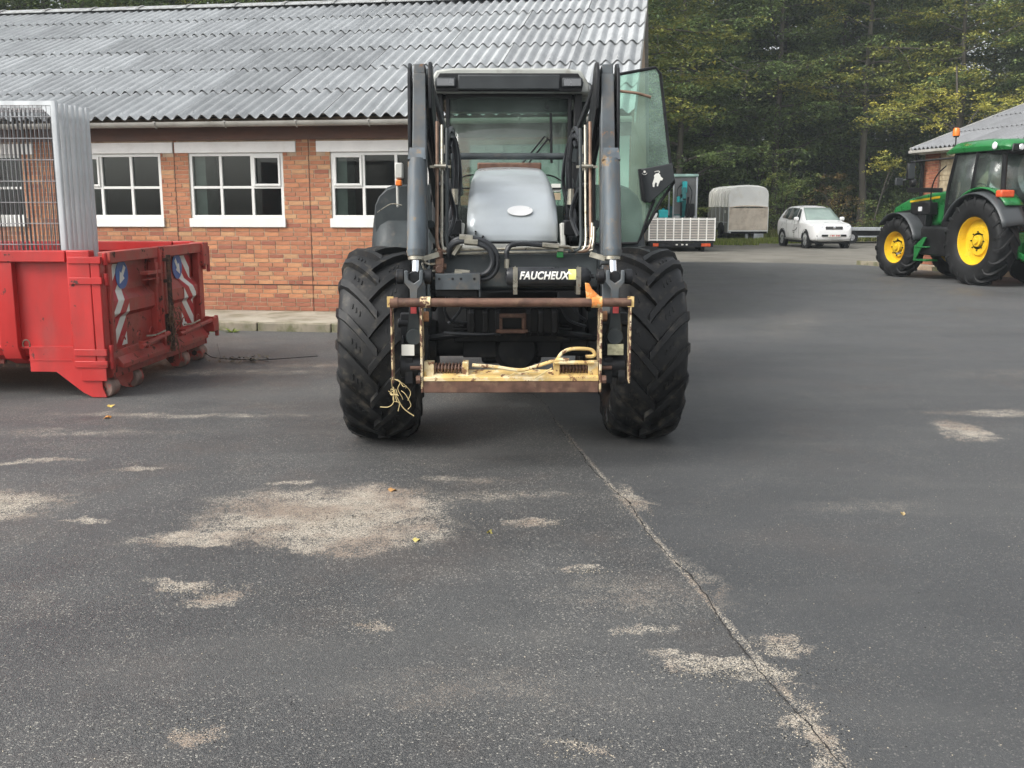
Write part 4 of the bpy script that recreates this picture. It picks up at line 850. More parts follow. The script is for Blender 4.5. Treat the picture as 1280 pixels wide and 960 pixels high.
P_('panel_screw', MB().cyl((1.132, DY - .058, 1.895), (1.132, DY - .05, 1.895), .010, n=12).tube([(1.132 + .02 * math.cos(t), DY - .054, 1.887 + .016 * math.sin(t)) for t in [math.pi + i * math.pi / 8 for i in range(9)]], .003, 5), M['sign_white'], pan)
P_('door_stay', MB().tube(smoothpath([(x, DY - .02, z) for x, z in [(1.225, 1.664), (1.162, 1.497), (1.111, 1.33)]]), .012, 6), M['black'], dg)

# ---- loader
LX = .575
for s in (-1, 1):
    ax = s * LX
    # front upright: box section narrowing at its head
    P_('loader_arm', MB().beam((ax, -.80, 1.25), (ax, -.56, 2.40), .095, .12, w1=.078, h1=.10).beam((ax, -.56, 2.40), (ax, -.552, 2.46), .07, .09).beam((ax, -.80, 1.25), (ax, -.93, .62), .085, .11), M['grey_paint'], bevel=.006)
    # knee side plates (dark, rounded, long)
    for dx in (-.062, .066):
        kp = [(-.47, 2.46), (-.50, 2.475), (-.54, 2.475), (-.60, 2.44), (-.63, 2.36), (-.66, 2.05), (-.655, 1.80), (-.62, 1.74), (-.58, 1.80), (-.52, 2.1), (-.46, 2.35)]
        if dx * s < 0: kp = [(-.60, 2.475), (-.64, 2.44), (-.66, 2.36), (-.64, 2.2), (-.30, 1.95), (.1, 1.72), (.15, 1.82), (-.20, 2.2), (-.45, 2.45), (-.52, 2.48)]
        P_('knee_plate', MB().prism(kp, 'x', ax + dx - .010, ax + dx + .010), M['dark_steel'], bevel=.004)
    # boom running back and down to the tower
    P_('loader_boom', MB().beam((ax - s * .01, -.50, 2.40), (ax - s * .045, .78, 1.62), .085, .13, h1=.20), M['cast'], bevel=.008)
    P_('boom_rod', MB().cyl((ax - s * .06, -.45, 2.35), (ax - s * .13, 1.05, 1.98), .022, n=10).cyl((ax - s * .03, -.5, 2.1), (ax - s * .06, .5, 1.72), .017, n=8), M['dark_steel'])
    P_('tower', MB().prism([(.35, .85), (.75, .85), (.95, 1.3), (1.0, 1.75), (.80, 1.82), (.62, 1.72), (.55, 1.4), (.32, 1.15)], 'x', ax - s * .145, ax - s * .095).prism([(.35, .85), (.75, .85), (.9, 1.3), (.95, 1.7), (.80, 1.78), (.65, 1.7), (.55, 1.4), (.32, 1.15)], 'x', ax - s * .02, ax + s * .01).beam((s * .2, .55, .9), (ax, .55, .95), .22, .14, (0, 1, 0)), M['chassis'], bevel=.008)
    P_('pivot_pin', MB().cyl((ax - s * .16, .80, 1.70), (ax + s * .03, .80, 1.70), .06, n=16).cyl((ax - s * .17, .35, 1.36), (ax - s * .01, .35, 1.36), .075, n=16), M['black'], bevel=.006)
    P_('lift_cylinder', MB().cyl((ax - s * .09, .35, 1.36), (ax - s * .075, -.30, 1.42), .055, n=14).cyl((ax - s * .075, -.30, 1.42), (ax - s * .06, -.66, 1.50), .025, n=10), M['cast'])
    # tilt cylinder in front of the arm
    tc = P_('tilt_cylinder', MB().cyl((ax + s * .006, -.80, 1.885), (ax + s * .012, -.915, 1.335), .056, n=24).cyl((ax + s * .012, -.912, 1.345), (ax + s * .012, -.922, 1.31), .060, .05, 24).beam((ax + s * .006, -.76, 1.93), (ax + s * .006, -.80, 1.86), .09, .10, w1=.108), M['cyl_paint'], smooth=40)
    P_('cylinder_rod', MB().cyl((ax + s * .012, -.918, 1.32), (ax + s * .016, -.955, 1.19), .024, n=16), M['chrome'], tc)
    P_('barrel_collar', MB().beam((ax - s * .03, -.93, 1.30), (ax - s * .12, -.90, 1.325), .03, .02, (0, 0, 1)).cyl((ax + s * .012, -.915, 1.292), (ax + s * .012, -.912, 1.312), .05, n=20), M['zinc'], tc)
    # clevis yoke and pins
    cx = ax + s * .022
    P_('clevis', MB().prism([(cx - .055, 1.235), (cx - .055, 1.165), (cx - .025, 1.125), (cx - .022, 1.06), (cx + .022, 1.06), (cx + .025, 1.125), (cx + .055, 1.165), (cx + .055, 1.235), (cx + .035, 1.235), (cx + .032, 1.18), (cx, 1.158), (cx - .032, 1.18), (cx - .035, 1.235)], 'y', -1.02, -.985), M['grey_paint'], bevel=.005)
    P_('clevis_pin', MB().cyl((cx - .11, -.96, 1.195), (cx + .11, -.96, 1.195), .022, n=14).cyl((cx - .105, -.96, 1.195), (cx - .06, -.96, 1.195), .045, n=18).cyl((cx + .06, -.96, 1.195), (cx + .105, -.96, 1.195), .045, n=18).cyl((cx, -.985, 1.195), (cx, -.93, 1.195), .035, n=16), M['dark_steel'], bevel=.005)
    P_('tilt_link', MB().beam((cx, -1.03, 1.06), (cx, -1.02, .86), .045, .05, w1=.085).cyl((cx, -1.06, .845), (cx, -.98, .845), .05, n=18).beam((cx, -1.0, .84), (cx, -.98, .74), .085, .05, w1=.06), M['cast'], bevel=.006)
    P_('link_paint_mark', MB().b2((cx - .017, -1.062, .985), (cx + .017, -1.057, 1.04)), mat('red_mark', (.5, .07, .07), .6, 0, .3, 20))
    P_('knuckle', MB().cyl((cx - .075, -1.0, .80), (cx - .06, -1.0, .80), .05, n=16).cyl((cx - .09, -.97, .66), (cx + .07, -.97, .66), .075, n=20).cyl((cx + .02, -1.0, .60), (cx + .07, -1.0, .60), .06, n=20).b2((cx - .06, -1.04, .56), (cx - .01, -.96, .72)).cyl((cx - .1, -.98, .92), (cx + .09, -.98, .92), .028, n=14).b2((cx - .085, -1.0, .70), (cx + .08, -.93, .98)), M['dark_steel'], bevel=.006)
    P_('collar_nut', MB().cyl((cx - s * .085, -1.0, .96), (cx - s * .045, -1.0, .96), .032, n=6), mat('orange_brown', (.4, .2, .1), .7, 0, .3, 20), bevel=.003)
    P_('worn_sticker', MB().b2((cx - .075 + (.03 if s > 0 else 0), -1.062, .735), (cx + .0 + (.05 if s > 0 else 0), -1.05, .80)), M['sign_white'] if s < 0 else mat('worn_label', (.35, .34, .22), .7, 0, .4, 30))
    # steel pipes along the inside of the arm
    for j, (dx, r, mm) in enumerate(((.105, .011, 'brownpipe'), (.135, .009, 'zinc'), (.165, .011, 'cast'))):
        X_ = ax - s * dx
        P_('steel_pipe', MB().tube(smoothpath([(X_, -.62, 2.12 - j * .02), (X_, -.66, 1.9), (X_, -.74, 1.55), (X_, -.78, 1.40), (X_ - s * .02, -.80, 1.345), (X_ - s * .08, -.80, 1.335)]), r, 8), M[mm])
    P_('pipe_clamp', MB().b2((ax - s * .19, -.68, 1.84), (ax - s * .06, -.665, 1.855)).cyl((ax - s * .09, -.70, 1.85), (ax - s * .16, -.70, 1.85), .012, n=8), M['zinc'])
    hoses = [[(-.15, -.62, 1.95), (-.17, -.55, 2.06), (-.19, -.35, 2.08), (-.205, -.1, 1.85), (-.17, .1, 1.6)],
             [(-.13, -.55, 1.85), (-.16, -.5, 2.02), (-.19, -.35, 2.04), (-.205, -.3, 1.85), (-.18, -.2, 1.6)],
             [(-.17, -.4, 1.98), (-.19, -.25, 2.06), (-.215, -.1, 1.95), (-.22, .1, 1.78), (-.19, .1, 1.6), (-.2, .1, 1.5)],
             [(-.12, -.6, 1.75), (-.17, -.55, 1.70), (-.2, -.45, 1.55), (-.16, -.5, 1.42)],
             [(-.2, -.1, 1.7), (-.16, -.2, 1.52), (-.22, -.1, 1.40), (-.25, .1, 1.3)]]
    for hp in hoses: P_('hydraulic_hose', MB().tube(smoothpath([(ax + s * a, b_, c_) for a, b_, c_ in hp], 6), .014, 8), M['hose'])
    for (a, b_, c_) in ((-.15, -.62, 1.93), (-.13, -.55, 1.83), (-.2, -.28, 1.62)): P_('hose_fitting', MB().cyl((ax + s * a, b_, c_), (ax + s * a, b_, c_ + .05), .018, n=6), M['zinc'])
    P_('tower_plate', MB().b2((ax - s * .165, .3, 1.5), (ax - s * .145, .55, 1.98)), M['cast'], bevel=.01); P_('hose_fitting', MB().cyl((ax - s * .2, -.36, 1.62), (ax - s * .2, -.36, 1.72), .02, n=8), M['zinc']); P_('coupler_block', MB().b2((ax - s * .24, -.35, 1.42), (ax - s * .16, -.2, 1.52)), M['dark_steel'], bevel=.008)
# crossbeam between the arms
P_('loader_crossbeam', MB().prism([(-.78, 1.10), (-.80, 1.12), (-.76, 1.32), (-.70, 1.345), (-.62, 1.33), (-.62, 1.10)], 'x', -.515, .515), M['cast'], bevel=.008)
P_('crossbeam_lip', MB().b2((-.515, -.81, 1.088), (.515, -.70, 1.099)), M['dark_steel'])
# accumulator with lettering
ac = P_('accumulator', MB().lathe([(0, -.255), (.03, -.255), (.05, -.245), (.058, -.22), (.058, .20), (.052, .24), (.03, .262), (.012, .265), (.012, .285), (0, .285)], (.20, -.88, 1.19), 'x', 28), M['hose'], smooth=40)
for x in (.005, .385): P_('strap', MB().tube([(x, -.88 - .0605 * math.sin(t), 1.19 + .0605 * math.cos(t)) for t in [rad(-60 + i * 15) for i in range(19)]], .004, 4).b2((x - .014, -.942, 1.13), (x + .014, -.938, 1.25)).b2((x - .012, -.93, 1.085), (x + .012, -.80, 1.13)), M['zinc'], ac)
P_('warning_label', MB().grid(lambda u, v: (.325 + .045 * u, -.88 - .0592 * math.sin(rad(40 + 65 * v)), 1.19 + .0592 * math.cos(rad(40 + 65 * v))), 1, 6), mat('yellow_label', (.72, .70, .2), .5, 0, .15, 40, dirt=(.8, .8, .72), ds=30), ac)
fc = bpy.data.curves.new('maker_name', 'FONT'); fc.body = 'FAUCHEUX'; fc.size = .066; fc.extrude = .0006; fc.shear = .25; fc.align_x = 'CENTER'; fc.offset = .0022; fc.space_character = 1.06
fo = bpy.data.objects.new('maker_name', fc); COL.objects.link(fo)
bpy.context.view_layer.update(); me = bpy.data.meshes.new_from_object(fo.evaluated_get(bpy.context.evaluated_depsgraph_get())); bpy.data.objects.remove(fo)
me.materials.clear(); me.materials.append(M['sign_white'])
import bmesh
bm = bmesh.new(); bm.from_mesh(me)
for k in range(16):
    bmesh.ops.bisect_plane(bm, geom=bm.verts[:] + bm.edges[:] + bm.faces[:], plane_co=(0, -.012 + k * .005, 0), plane_no=(0, 1, 0))
bm.to_mesh(me); bm.free()
for v in me.vertices:     # wrap the lettering on the cylinder
    a = (v.co.y - .012) / .0605; r = .0596 + v.co.z * .6
    v.co = (v.co.x * .82, -r * math.cos(a), r * math.sin(a))
mob('lettering', me, ac, (.175, -.88, 1.19))
P_('accumulator_pipe', MB().tube(smoothpath([(-.04, -.86, 1.24), (-.045, -.86, 1.30), (-.045, -.86, 1.34), (-.02, -.85, 1.375), (.05, -.84, 1.385), (.18, -.84, 1.375)]), .015, 8), M['hose'])
for a, b_ in (((-.043, -.86, 1.24), (-.043, -.86, 1.295)), ((.17, -.84, 1.377), (.27, -.84, 1.368))): P_('hose_fitting', MB().cyl(a, b_, .017, n=6), M['zinc'])
P_('steel_pipe', MB().tube(smoothpath([(.27, -.84, 1.37), (.33, -.83, 1.365), (.36, -.82, 1.34)]), .009, 8), M['zinc'])
# cross pipes
for z, y_, x0, x1 in ((1.325, -.80, -.42, .43), (1.348, -.79, -.38, .42)): P_('steel_pipe', MB().tube(smoothpath([(x0 - .06, y_, z + .03), (x0, y_, z), (0, y_, z + .006), (x1, y_, z + .014), (x1 + .05, y_, z + .05), (x1 + .06, y_ + .03, z + .16)], 6), .009, 8), M['zinc'])
P_('pipe_clamp', MB().b2((.26, -.825, 1.30), (.30, -.785, 1.335)), M['green'], bevel=.003)
P_('pipe_clamp', MB().b2((.262, -.825, 1.3365), (.302, -.785, 1.372)), M['zinc'], bevel=.003)
# left valve and bent hoses
P_('hydraulic_hose', MB().tube(smoothpath([(-.40, -.82, 1.30), (-.38, -.86, 1.37), (-.33, -.88, 1.40), (-.25, -.88, 1.395), (-.16, -.88, 1.36), (-.13, -.88, 1.29), (-.15, -.88, 1.23), (-.20, -.88, 1.20), (-.27, -.88, 1.205), (-.34, -.87, 1.215)], 6), .016, 10), M['hose'])
P_('hydraulic_hose', MB().tube(smoothpath([(-.40, -.83, 1.34), (-.36, -.86, 1.405), (-.27, -.87, 1.42), (-.16, -.87, 1.39), (-.105, -.87, 1.32), (-.11, -.87, 1.23), (-.16, -.87, 1.18), (-.22, -.87, 1.175)], 6), .016, 10), M['hose'])
for a, b_ in (((-.30, -.885, 1.40), (-.22, -.885, 1.393)), ((-.33, -.875, 1.425), (-.25, -.875, 1.418)), ((-.36, -.87, 1.215), (-.27, -.875, 1.207)), ((-.37, -.83, 1.32), (-.33, -.83, 1.38))): P_('hose_fitting', MB().cyl(a, b_, .020, n=6), M['zinc'])
vb = MB().b2((-.475, -.90, 1.21), (-.425, -.82, 1.30)).cyl((-.45, -.92, 1.235), (-.45, -.86, 1.235), .024, n=12).cyl((-.45, -.86, 1.29), (-.45, -.86, 1.345), .02, n=10).cyl((-.49, -.86, 1.25), (-.41, -.86, 1.25), .018, n=8).cyl((-.45, -.86, 1.345), (-.45, -.86, 1.36), .012, n=6); P_('valve_block', vb, M['rust'], bevel=.004)
for k, zz in enumerate((1.30, 1.26, 1.215)): P_('bent_pipe', MB().tube(smoothpath([(-.56 + k * .01, -.80, zz + .06), (-.555, -.86, zz), (-.53, -.88, zz - .03), (-.49, -.88, zz - .035), (-.46, -.87, zz - .03)]), .008, 7), M['zinc'])
br = P_('coupler_bracket', MB().b2((-.475, -.94, 1.115), (-.205, -.932, 1.21)).b2((-.475, -.931, 1.202), (-.205, -.80, 1.21)).b2((-.212, -.931, 1.07), (-.205, -.80, 1.20)), M['grey_paint'], bevel=.002)
for x in (-.45, -.37, -.32, -.24): P_('bracket_hole', MB().cyl((x, -.9415, 1.18), (x, -.93, 1.18), .008, n=10), M['black'], br)
P_('black_box', MB().b2((-.475, -.90, 1.07), (-.22, -.82, 1.112)), M['black'], bevel=.004)
# hoses under the beam
for pts in ([(-.42, -.6, 1.05), (-.44, -.55, .95), (-.40, -.5, .88), (-.30, -.45, .86)], [(-.35, -.6, 1.06), (-.33, -.55, .98), (-.38, -.5, .9), (-.42, -.5, .86)], [(.35, -.55, 1.02), (.42, -.5, .92), (.47, -.45, .88)], [(.30, -.5, 1.0), (.36, -.45, .88), (.48, -.4, .83)], [(-.45, -.5, .80), (-.2, -.5, .79), (0, -.45, .80)]):
    P_('hydraulic_hose', MB().tube(smoothpath(pts), .010, 7), M['hose'])

# ---- tool carrier (yellow, rusting) held by the loader
tcr = thing('tool_carrier', 'rusty pale yellow quick hitch frame coupled to the front loader of the grey tractor', 'hitch frame', (-.005, 5.83, 0), rad(.5))
P_('top_bar', MB().cyl((-.70, 0, 1.055), (.70, 0, 1.055), .026, n=18).cyl((-.705, 0, 1.055), (-.66, 0, 1.055), .031, n=18), M['rust'], tcr)
for s in (-1, 1):
    P_('outer_plate', MB().prism([(-.01, 1.085), (.07, 1.085), (.10, .9), (.10, .58), (.0, .575), (-.012, .72)], 'x', s * .70 - .005, s * .70 + .005), M['cream_rusty'], tcr, bevel=.003)
    P_('plate_flange', MB().b2((s * .70 - .022, -.016, 1.03), (s * .70 + .016, -.011, 1.092)), M['cream'], tcr)
    P_('inner_plate', MB().prism([(-.01, 1.04), (.12, 1.04), (.18, .7), (.18, .52), (.0, .52), (-.014, .7)], 'x', s * .527 - .007, s * .527 + .007), M['cream_rusty'], tcr, bevel=.003)
    P_('weld_collar', MB().cyl((s * .50 - .03, 0, 1.057), (s * .50 + .03, 0, 1.057), .033, n=14), M['orange_rust'] if s > 0 else M['cream_rusty'], tcr)
    P_('spring', MB().tube([(s * .37 + s * (-.09 + .18 * t / 72), .055 + .028 * math.cos(t * math.pi / 4), .66 + .028 * math.sin(t * math.pi / 4)) for t in range(73)], .006, 5), M['rust'], tcr)
    P_('lug', MB().b2((s * .27 - .018, .02, .61), (s * .27 + .018, .10, .70)), M['cream'], tcr, bevel=.004)
    P_('lug', MB().b2((s * .487 - .03, .02, .61), (s * .487 + .03, .10, .70)), M['cream'], tcr, bevel=.004)
    P_('lock_pin', MB().cyl((s * .25, .055, .66), (s * .60, .055, .66), .012, n=10).cyl((s * .535, -.01, .60), (s * .56, -.01, .60), .025, n=8), M['rust'], tcr)
P_('lower_beam', MB().b2((-.518, -.005, .52), (.518, .11, .592)), M['rust'], tcr, bevel=.004)
P_('beam_cover', MB().prism([(-.008, .590), (-.008, .612), (.09, .645), (.09, .636), (.0, .594)], 'x', -.517, .517), M['cream'], tcr, bevel=.002)
P_('release_rod', MB().tube(smoothpath([(-.23, .0, .685), (-.1, .0, .675), (.05, .0, .655), (.14, .0, .675), (.27, .0, .715), (.34, .0, .715)], 4), .011, 7), M['cream'], tcr)
P_('release_handle', MB().tube(smoothpath([(.27, .01, .71), (.30, .01, .755), (.36, .01, .78), (.47, .01, .775), (.49, .01, .74), (.44, .01, .735)]), .011, 7).tube([(.25, .0, .70), (.49, .0, .70)], .012, 7), M['cream'], tcr)
P_('release_cord', MB().tube([(-.02, -.02, .62), (.03, -.02, .645), (.16, -.02, .645)], .003, 5).tube([(.14, -.02, .61), (.24, -.02, .67)], .004, 5), M['straw'], tcr)
P_('rusty_hook', MB().prism([(.44, 1.07), (.43, 1.17), (.455, 1.165), (.47, 1.135), (.525, 1.085), (.525, 1.06)], 'y', -.01, .01), M['orange_rust'], tcr, bevel=.003)
st = thing('baler_twine', 'tangle of pale straw twine hanging off the left of the yellow hitch frame', 'twine', (-.70, 5.80, .56))
tw = MB()
for k in range(9):
    p = Vector((random.uniform(-.03, .05), random.uniform(-.02, .03), random.uniform(-.03, .06))); pts = [p]
    for j in range(4): p = p + Vector((random.uniform(-.02, .035), random.uniform(-.015, .015), random.uniform(-.05, .015))); pts.append(p)
    tw.tube(smoothpath(pts, 4), .0022, 4)
tw.tube(smoothpath([(0, 0, 0), (.02, 0, -.06), (.06, 0, -.13), (.12, 0, -.175)], 5), .003, 5).tube(smoothpath([(0, 0, -.02), (.0, 0, -.09), (-.03, 0, -.12), (-.08, 0, -.12)], 5), .0025, 5)
tw.build('strands', M['straw'], st)
# ------------------------------------------------------------------ green tractor on the right
HR = rad(13)
jd = thing('tractor', 'green tractor with yellow wheels and orange beacon, parked beside the small brick outbuilding', 'tractor', (10.41, 21.11, 0), HR)
def J(n, b, m, parent=None, **k): return b.build(n, m, parent or jd, **k)
def jwheel(x, y, R, Wd, rim, lh, n, out, flip, rz=0):
    w = wheel(jd, (x, y, R - .01), R, Wd, rim, lh, n, .36, .034, out, M['rubber_far'], M['yellow'], flip, .02, rz)
    return w
for s in (-1, 1):
    jwheel(s * .70, 0, .93, .52, .50, .05, 18, s, -1)
    jwheel(s * .74, 2.72, .70, .44, .37, .045, 16, s, -1, rad(4))
for s in (-1, 1):
    fe = MB(); fe.grid(lambda u, v: (s * (.42 + .56 * v), -1.03 * math.cos(rad(20 + 135 * u)), .92 + 1.03 * math.sin(rad(20 + 135 * u)) - .05 * v * v), 18, 5)
    J('rear_fender', fe, M['jdgrey'], solid=.03, smooth=60)
    fe = MB(); fe.grid(lambda u, v: (s * (.40 + .42 * v), -1.075 * math.cos(rad(42 + 95 * u)), .92 + 1.075 * math.sin(rad(42 + 95 * u)) + .02), 14, 4)
    J('fender_top', fe, M['green'], solid=.03, smooth=60)
    fe = MB(); fe.grid(lambda u, v: (s * (.54 + .40 * v), 2.72 - .80 * math.cos(rad(15 + 125 * u)), .69 + .80 * math.sin(rad(15 + 125 * u))), 14, 4)
    J('front_fender', fe, M['jdgrey'], solid=.02, smooth=60)
    J('tail_light', MB().b2((s * .66 - .17, -.66, 1.80), (s * .66 + .15, -.48, 1.95)), M['redlens'], bevel=.03)
J('bonnet', MB().prism([(1.6, 1.25), (1.6, 1.98), (2.3, 1.93), (3.1, 1.80), (3.62, 1.62), (3.74, 1.35), (3.70, 1.12), (2.6, 1.12)], 'x', -.36, .36), M['green'], bevel=.07)
J('bonnet_stripe', MB().prism([(1.9, 1.86), (3.0, 1.76), (3.0, 1.72), (1.9, 1.81)], 'x', -.367, -.361), M['yellow'])
J('bonnet_grille', MB().prism([(2.3, 1.2), (2.3, 1.62), (3.5, 1.5), (3.6, 1.2)], 'x', -.368, -.362), M['black'])
J('engine', MB().b2((-.3, 1.4, .62), (.3, 3.4, 1.14)).b2((-.42, 1.3, .75), (-.30, 2.2, 1.2)).cyl((-.7, 2.72, .69), (.7, 2.72, .69), .09, n=12).b2((-.4, 3.5, .55), (.4, 3.95, 1.05)), M['black'], bevel=.02)
J('gearbox', MB().b2((-.28, -.5, .55), (.28, 1.5, 1.1)).cyl((-.7, 0, .92), (.7, 0, .92), .13, n=12), M['green'], bevel=.02)
J('fuel_tank', MB().b2((-.78, .95, .55), (-.35, 1.95, 1.18)), M['black'], bevel=.05)
J('step', MB().b2((-.88, 1.55, .42), (-.55, 2.0, .46)).b2((-.88, 1.55, .72), (-.55, 1.98, .75)).prism([(1.98, .40), (2.02, .40), (2.02, .75), (1.7, .95), (1.6, .95)], 'x', -.86, -.83), M['green'], bevel=.01)
J('loader_bracket', MB().b2((.42, 2.05, .75), (.60, 2.35, 1.75)), M['black'], bevel=.02)
J('loader_bracket', MB().b2((-.60, 2.05, .75), (-.42, 2.35, 1.75)).b2((-.62, 1.9, 1.45), (-.40, 2.6, 1.72)), M['black'], bevel=.02)
J('bracket_light', MB().b2((-.64, 2.15, 1.52), (-.621, 2.28, 1.62)), M['lamp'], bevel=.005)
# cab
J('cab_floor', MB().b2((-.62, -.35, 1.12), (.62, 1.45, 1.3)).b2((-.42, -.38, 1.3), (.42, -.3, 1.75)), M['black'], bevel=.02)
for s in (-1, 1):
    J('pillar', MB().tube([(s * .55, 1.42, 1.2), (s * .60, 1.30, 2.0), (s * .66, 1.02, 2.72)], .045, 8), M['black'])
    J('pillar', MB().tube([(s * .72, .40, 1.5), (s * .72, .36, 2.1), (s * .69, .30, 2.72)], .035, 8), M['black'])
    J('pillar', MB().tube([(s * .60, -.42, 1.75), (s * .58, -.36, 2.72)], .05, 8), M['black'])
    J('side_window', MB().quad((s * .57, 1.38, 1.3), (s * .72, .42, 1.4), (s * .69, .32, 2.7), (s * .65, 1.06, 2.7)), M['cabglass'], solid=.006)
    J('side_window', MB().quad((s * .72, .36, 1.7), (s * .61, -.40, 1.75), (s * .58, -.36, 2.7), (s * .69, .28, 2.7)), M['cabglass'], solid=.006)
J('rear_window', MB().quad((-.58, -.42, 1.75), (.58, -.42, 1.75), (.57, -.36, 2.7), (-.57, -.36, 2.7)), M['cabglass'], solid=.006)
J('windscreen', MB().quad((-.55, 1.42, 1.3), (.55, 1.42, 1.3), (.64, 1.06, 2.7), (-.64, 1.06, 2.7)), M['cabglass'], solid=.006)
rf = MB(); R8 = [(-.50, 3.00), (.50, 3.00), (.70, 2.95), (.78, 2.84), (.74, 2.74), (-.74, 2.74), (-.78, 2.84), (-.70, 2.95)]; vs = []
for y, sc, zz in ((-.62, .86, .55), (-.50, .96, .85), (.2, 1.0, 1.0), (1.0, .98, .95), (1.38, .86, .50), (1.52, .70, .15)): vs += [(x * sc, y, 2.74 + (z - 2.74) * zz + (.0 if y < 1 else -.06 * (y - 1))) for x, z in R8]
n8 = 8; rf.add(vs, [tuple(range(8))[::-1], tuple(range(40, 48))] + [(k * 8 + i, k * 8 + (i + 1) % 8, (k + 1) * 8 + (i + 1) % 8, (k + 1) * 8 + i) for k in range(5) for i in range(8)])
J('roof', rf, M['green'], bevel=.02, smooth=60)
J('roof_trim', MB().prism([(-.68, 2.745), (.68, 2.745), (.62, 2.66), (-.62, 2.66)], 'y', -.50, 1.1), M['black'], bevel=.02)
J('roof_light_panel', MB().b2((-.64, -.66, 2.70), (.64, -.60, 2.86)), M['black'], bevel=.03)
for x in (-.45, -.15, .15, .45): J('roof_light', MB().lathe([(0, -.02), (.05, -.018), (.062, 0)], (x * 1.0, -.662, 2.79), 'y', 18), M['lamp'])
J('side_roof_light', MB().lathe([(0, -.02), (.06, -.015), (.075, 0)], (0, 0, 0), 'x', 18), M['lamp'], loc=(-.79, -.3, 2.83))
bc = J('beacon', MB().lathe([(0, .17), (.05, .165), (.07, .13), (.075, .03), (.075, 0)], (-.62, 1.15, 3.12), 'z', 18), M['amber'])
J('beacon_mast', MB().cyl((-.62, 1.15, 2.78), (-.62, 1.15, 3.12), .014, n=8).cyl((-.62, 1.15, 3.09), (-.62, 1.15, 3.125), .06, n=14), M['black'], bc)
mr = J('mirror_arm', MB().tube([(-.63, 1.1, 2.66), (-.95, 1.9, 2.62), (-1.02, 2.1, 2.60)], .018, 8).tube([(-1.02, 2.1, 2.66), (-1.02, 2.1, 2.20)], .014, 8), M['black'])
J('mirror', MB().b2((-1.12, 2.06, 2.22), (-.92, 2.13, 2.58)), M['black'], mr, bevel=.03)
J('mirror_face', MB().b2((-1.10, 2.05, 2.24), (-.94, 2.058, 2.56)), M['jdgrey'], mr, bevel=.004)
J('small_mirror', MB().b2((-1.30, 2.2, 2.10), (-1.12, 2.26, 2.26)).cyl((-1.15, 2.22, 2.2), (-1.0, 2.12, 2.25), .012, n=8), M['jdgrey'], mr, bevel=.03)
J('work_light_bar', MB().beam((-.62, 1.5, 1.98), (-.62, 2.75, 2.0), .05, .10).beam((-.62, 2.7, 2.0), (-.35, 2.8, 2.0), .06, .12), M['black'], bevel=.01)
J('round_lamp', MB().lathe([(0, -.09), (.06, -.08), (.095, -.03), (.095, .02), (.05, .07), (0, .08)], (-.62, 2.55, 2.16), 'x', 16), M['black'])
J('handrail', MB().tube(smoothpath([(-.70, 1.75, 1.5), (-.72, 1.72, 2.0), (-.70, 1.6, 2.3), (-.66, 1.35, 2.5)]), .014, 8).tube(smoothpath([(-.60, 1.4, 1.35), (-.72, 1.0, 1.55), (-.74, .6, 1.75)]), .014, 8), M['black'])
J('steering_wheel', MB().tube([(.2 * math.cos(t), .95 + .1 * math.sin(t), 1.95 + .16 * math.sin(t)) for t in [i * math.pi / 12 for i in range(25)]], .014, 6).b2((-.15, 1.0, 1.3), (.15, 1.3, 1.9)), M['black'])
J('seat', MB().b2((-.25, .0, 1.3), (.25, .5, 1.65)).b2((-.24, -.05, 1.65), (.24, .08, 2.3)), M['black'], bevel=.04)
J('side_console', MB().b2((.3, .0, 1.3), (.6, .8, 1.8)), M['jdgrey'], bevel=.03)
J('rear_linkage', MB().beam((-.35, -.4, .8), (-.42, -1.0, .6), .06, .1).beam((.35, -.4, .8), (.42, -1.0, .6), .06, .1).b2((-.12, -.8, .5), (.12, -.5, .9)), M['green'], bevel=.01)

# ------------------------------------------------------------------ outbuilding on the right
ob = thing('outbuilding', 'small brick outbuilding with dark corrugated roof behind the green tractor', 'building', (10.9, 27.0, 0), math.atan2(-.975, .22))
# local x runs along the facade toward the camera, y into the building
OL, OD, OE = 9.0, 9.0, 3.02
MB().b2((.0, .014, 0), (OL, .25, OE)).b2((0, .251, 0), (.25, OD, OE)).b2((OL - .25, .251, 0), (OL, OD, OE)).b2((.251, OD - .25, 0), (OL - .251, OD, OE)).build('wall', M['mortar'], ob, smooth=0)
rb, rtt = MB(), []
row = 0; z = .05
def addb(b, lst, axis, a, c, z0, z1):
    y0 = random.uniform(-.002, .002); o = len(b.v); e = .002
    P = [(a, .013, z0), (c, .013, z0), (c, .013, z1), (a, .013, z1), (a + e, y0, z0 + e), (c - e, y0, z0 + e), (c - e, y0, z1 - e), (a + e, y0, z1 - e)]
    if axis == 'y': P = [(q[1] - .014, q[0], q[2]) for q in P]
    b.v += P
    for f in [(4, 5, 6, 7), (0, 1, 5, 4), (1, 2, 6, 5), (2, 3, 7, 6), (3, 0, 4, 7)]: b.f.append(tuple(q + o for q in f)); b.mi.append(0); lst.append((max(0, random.gauss(.25, .2)), 0))
while z < OE - .06:
    for ax_, L0, L1 in (('x', 0, .62), ('x', 2.6, OL), ('y', 0, 3.0)):
        x = L0 - (row % 2) * .11
        while x < L1 - .04:
            a, c = max(x, L0), min(x + .22, L1)
            if c - a > .04: addb(rb, rtt, ax_, a + .005, c - .005, z + .005, z + .062)
            x += .22
    z += .067; row += 1
me = rb.mesh('brickwork', M['brick'], 0); set_tint(me, rtt); mob('brickwork', me, ob, kind='stuff')
M['pale_brick'] = mat('pale_render', (.36, .30, .2), .85, 0, .2, 3, dirt=(.26, .20, .12), ds=6, dth=(.45, .6))
pw = MB(); z = .08
while z < 2.82:
    pw.b2((.68, -.012, z), (2.55, .012, z + .12)); z += .13
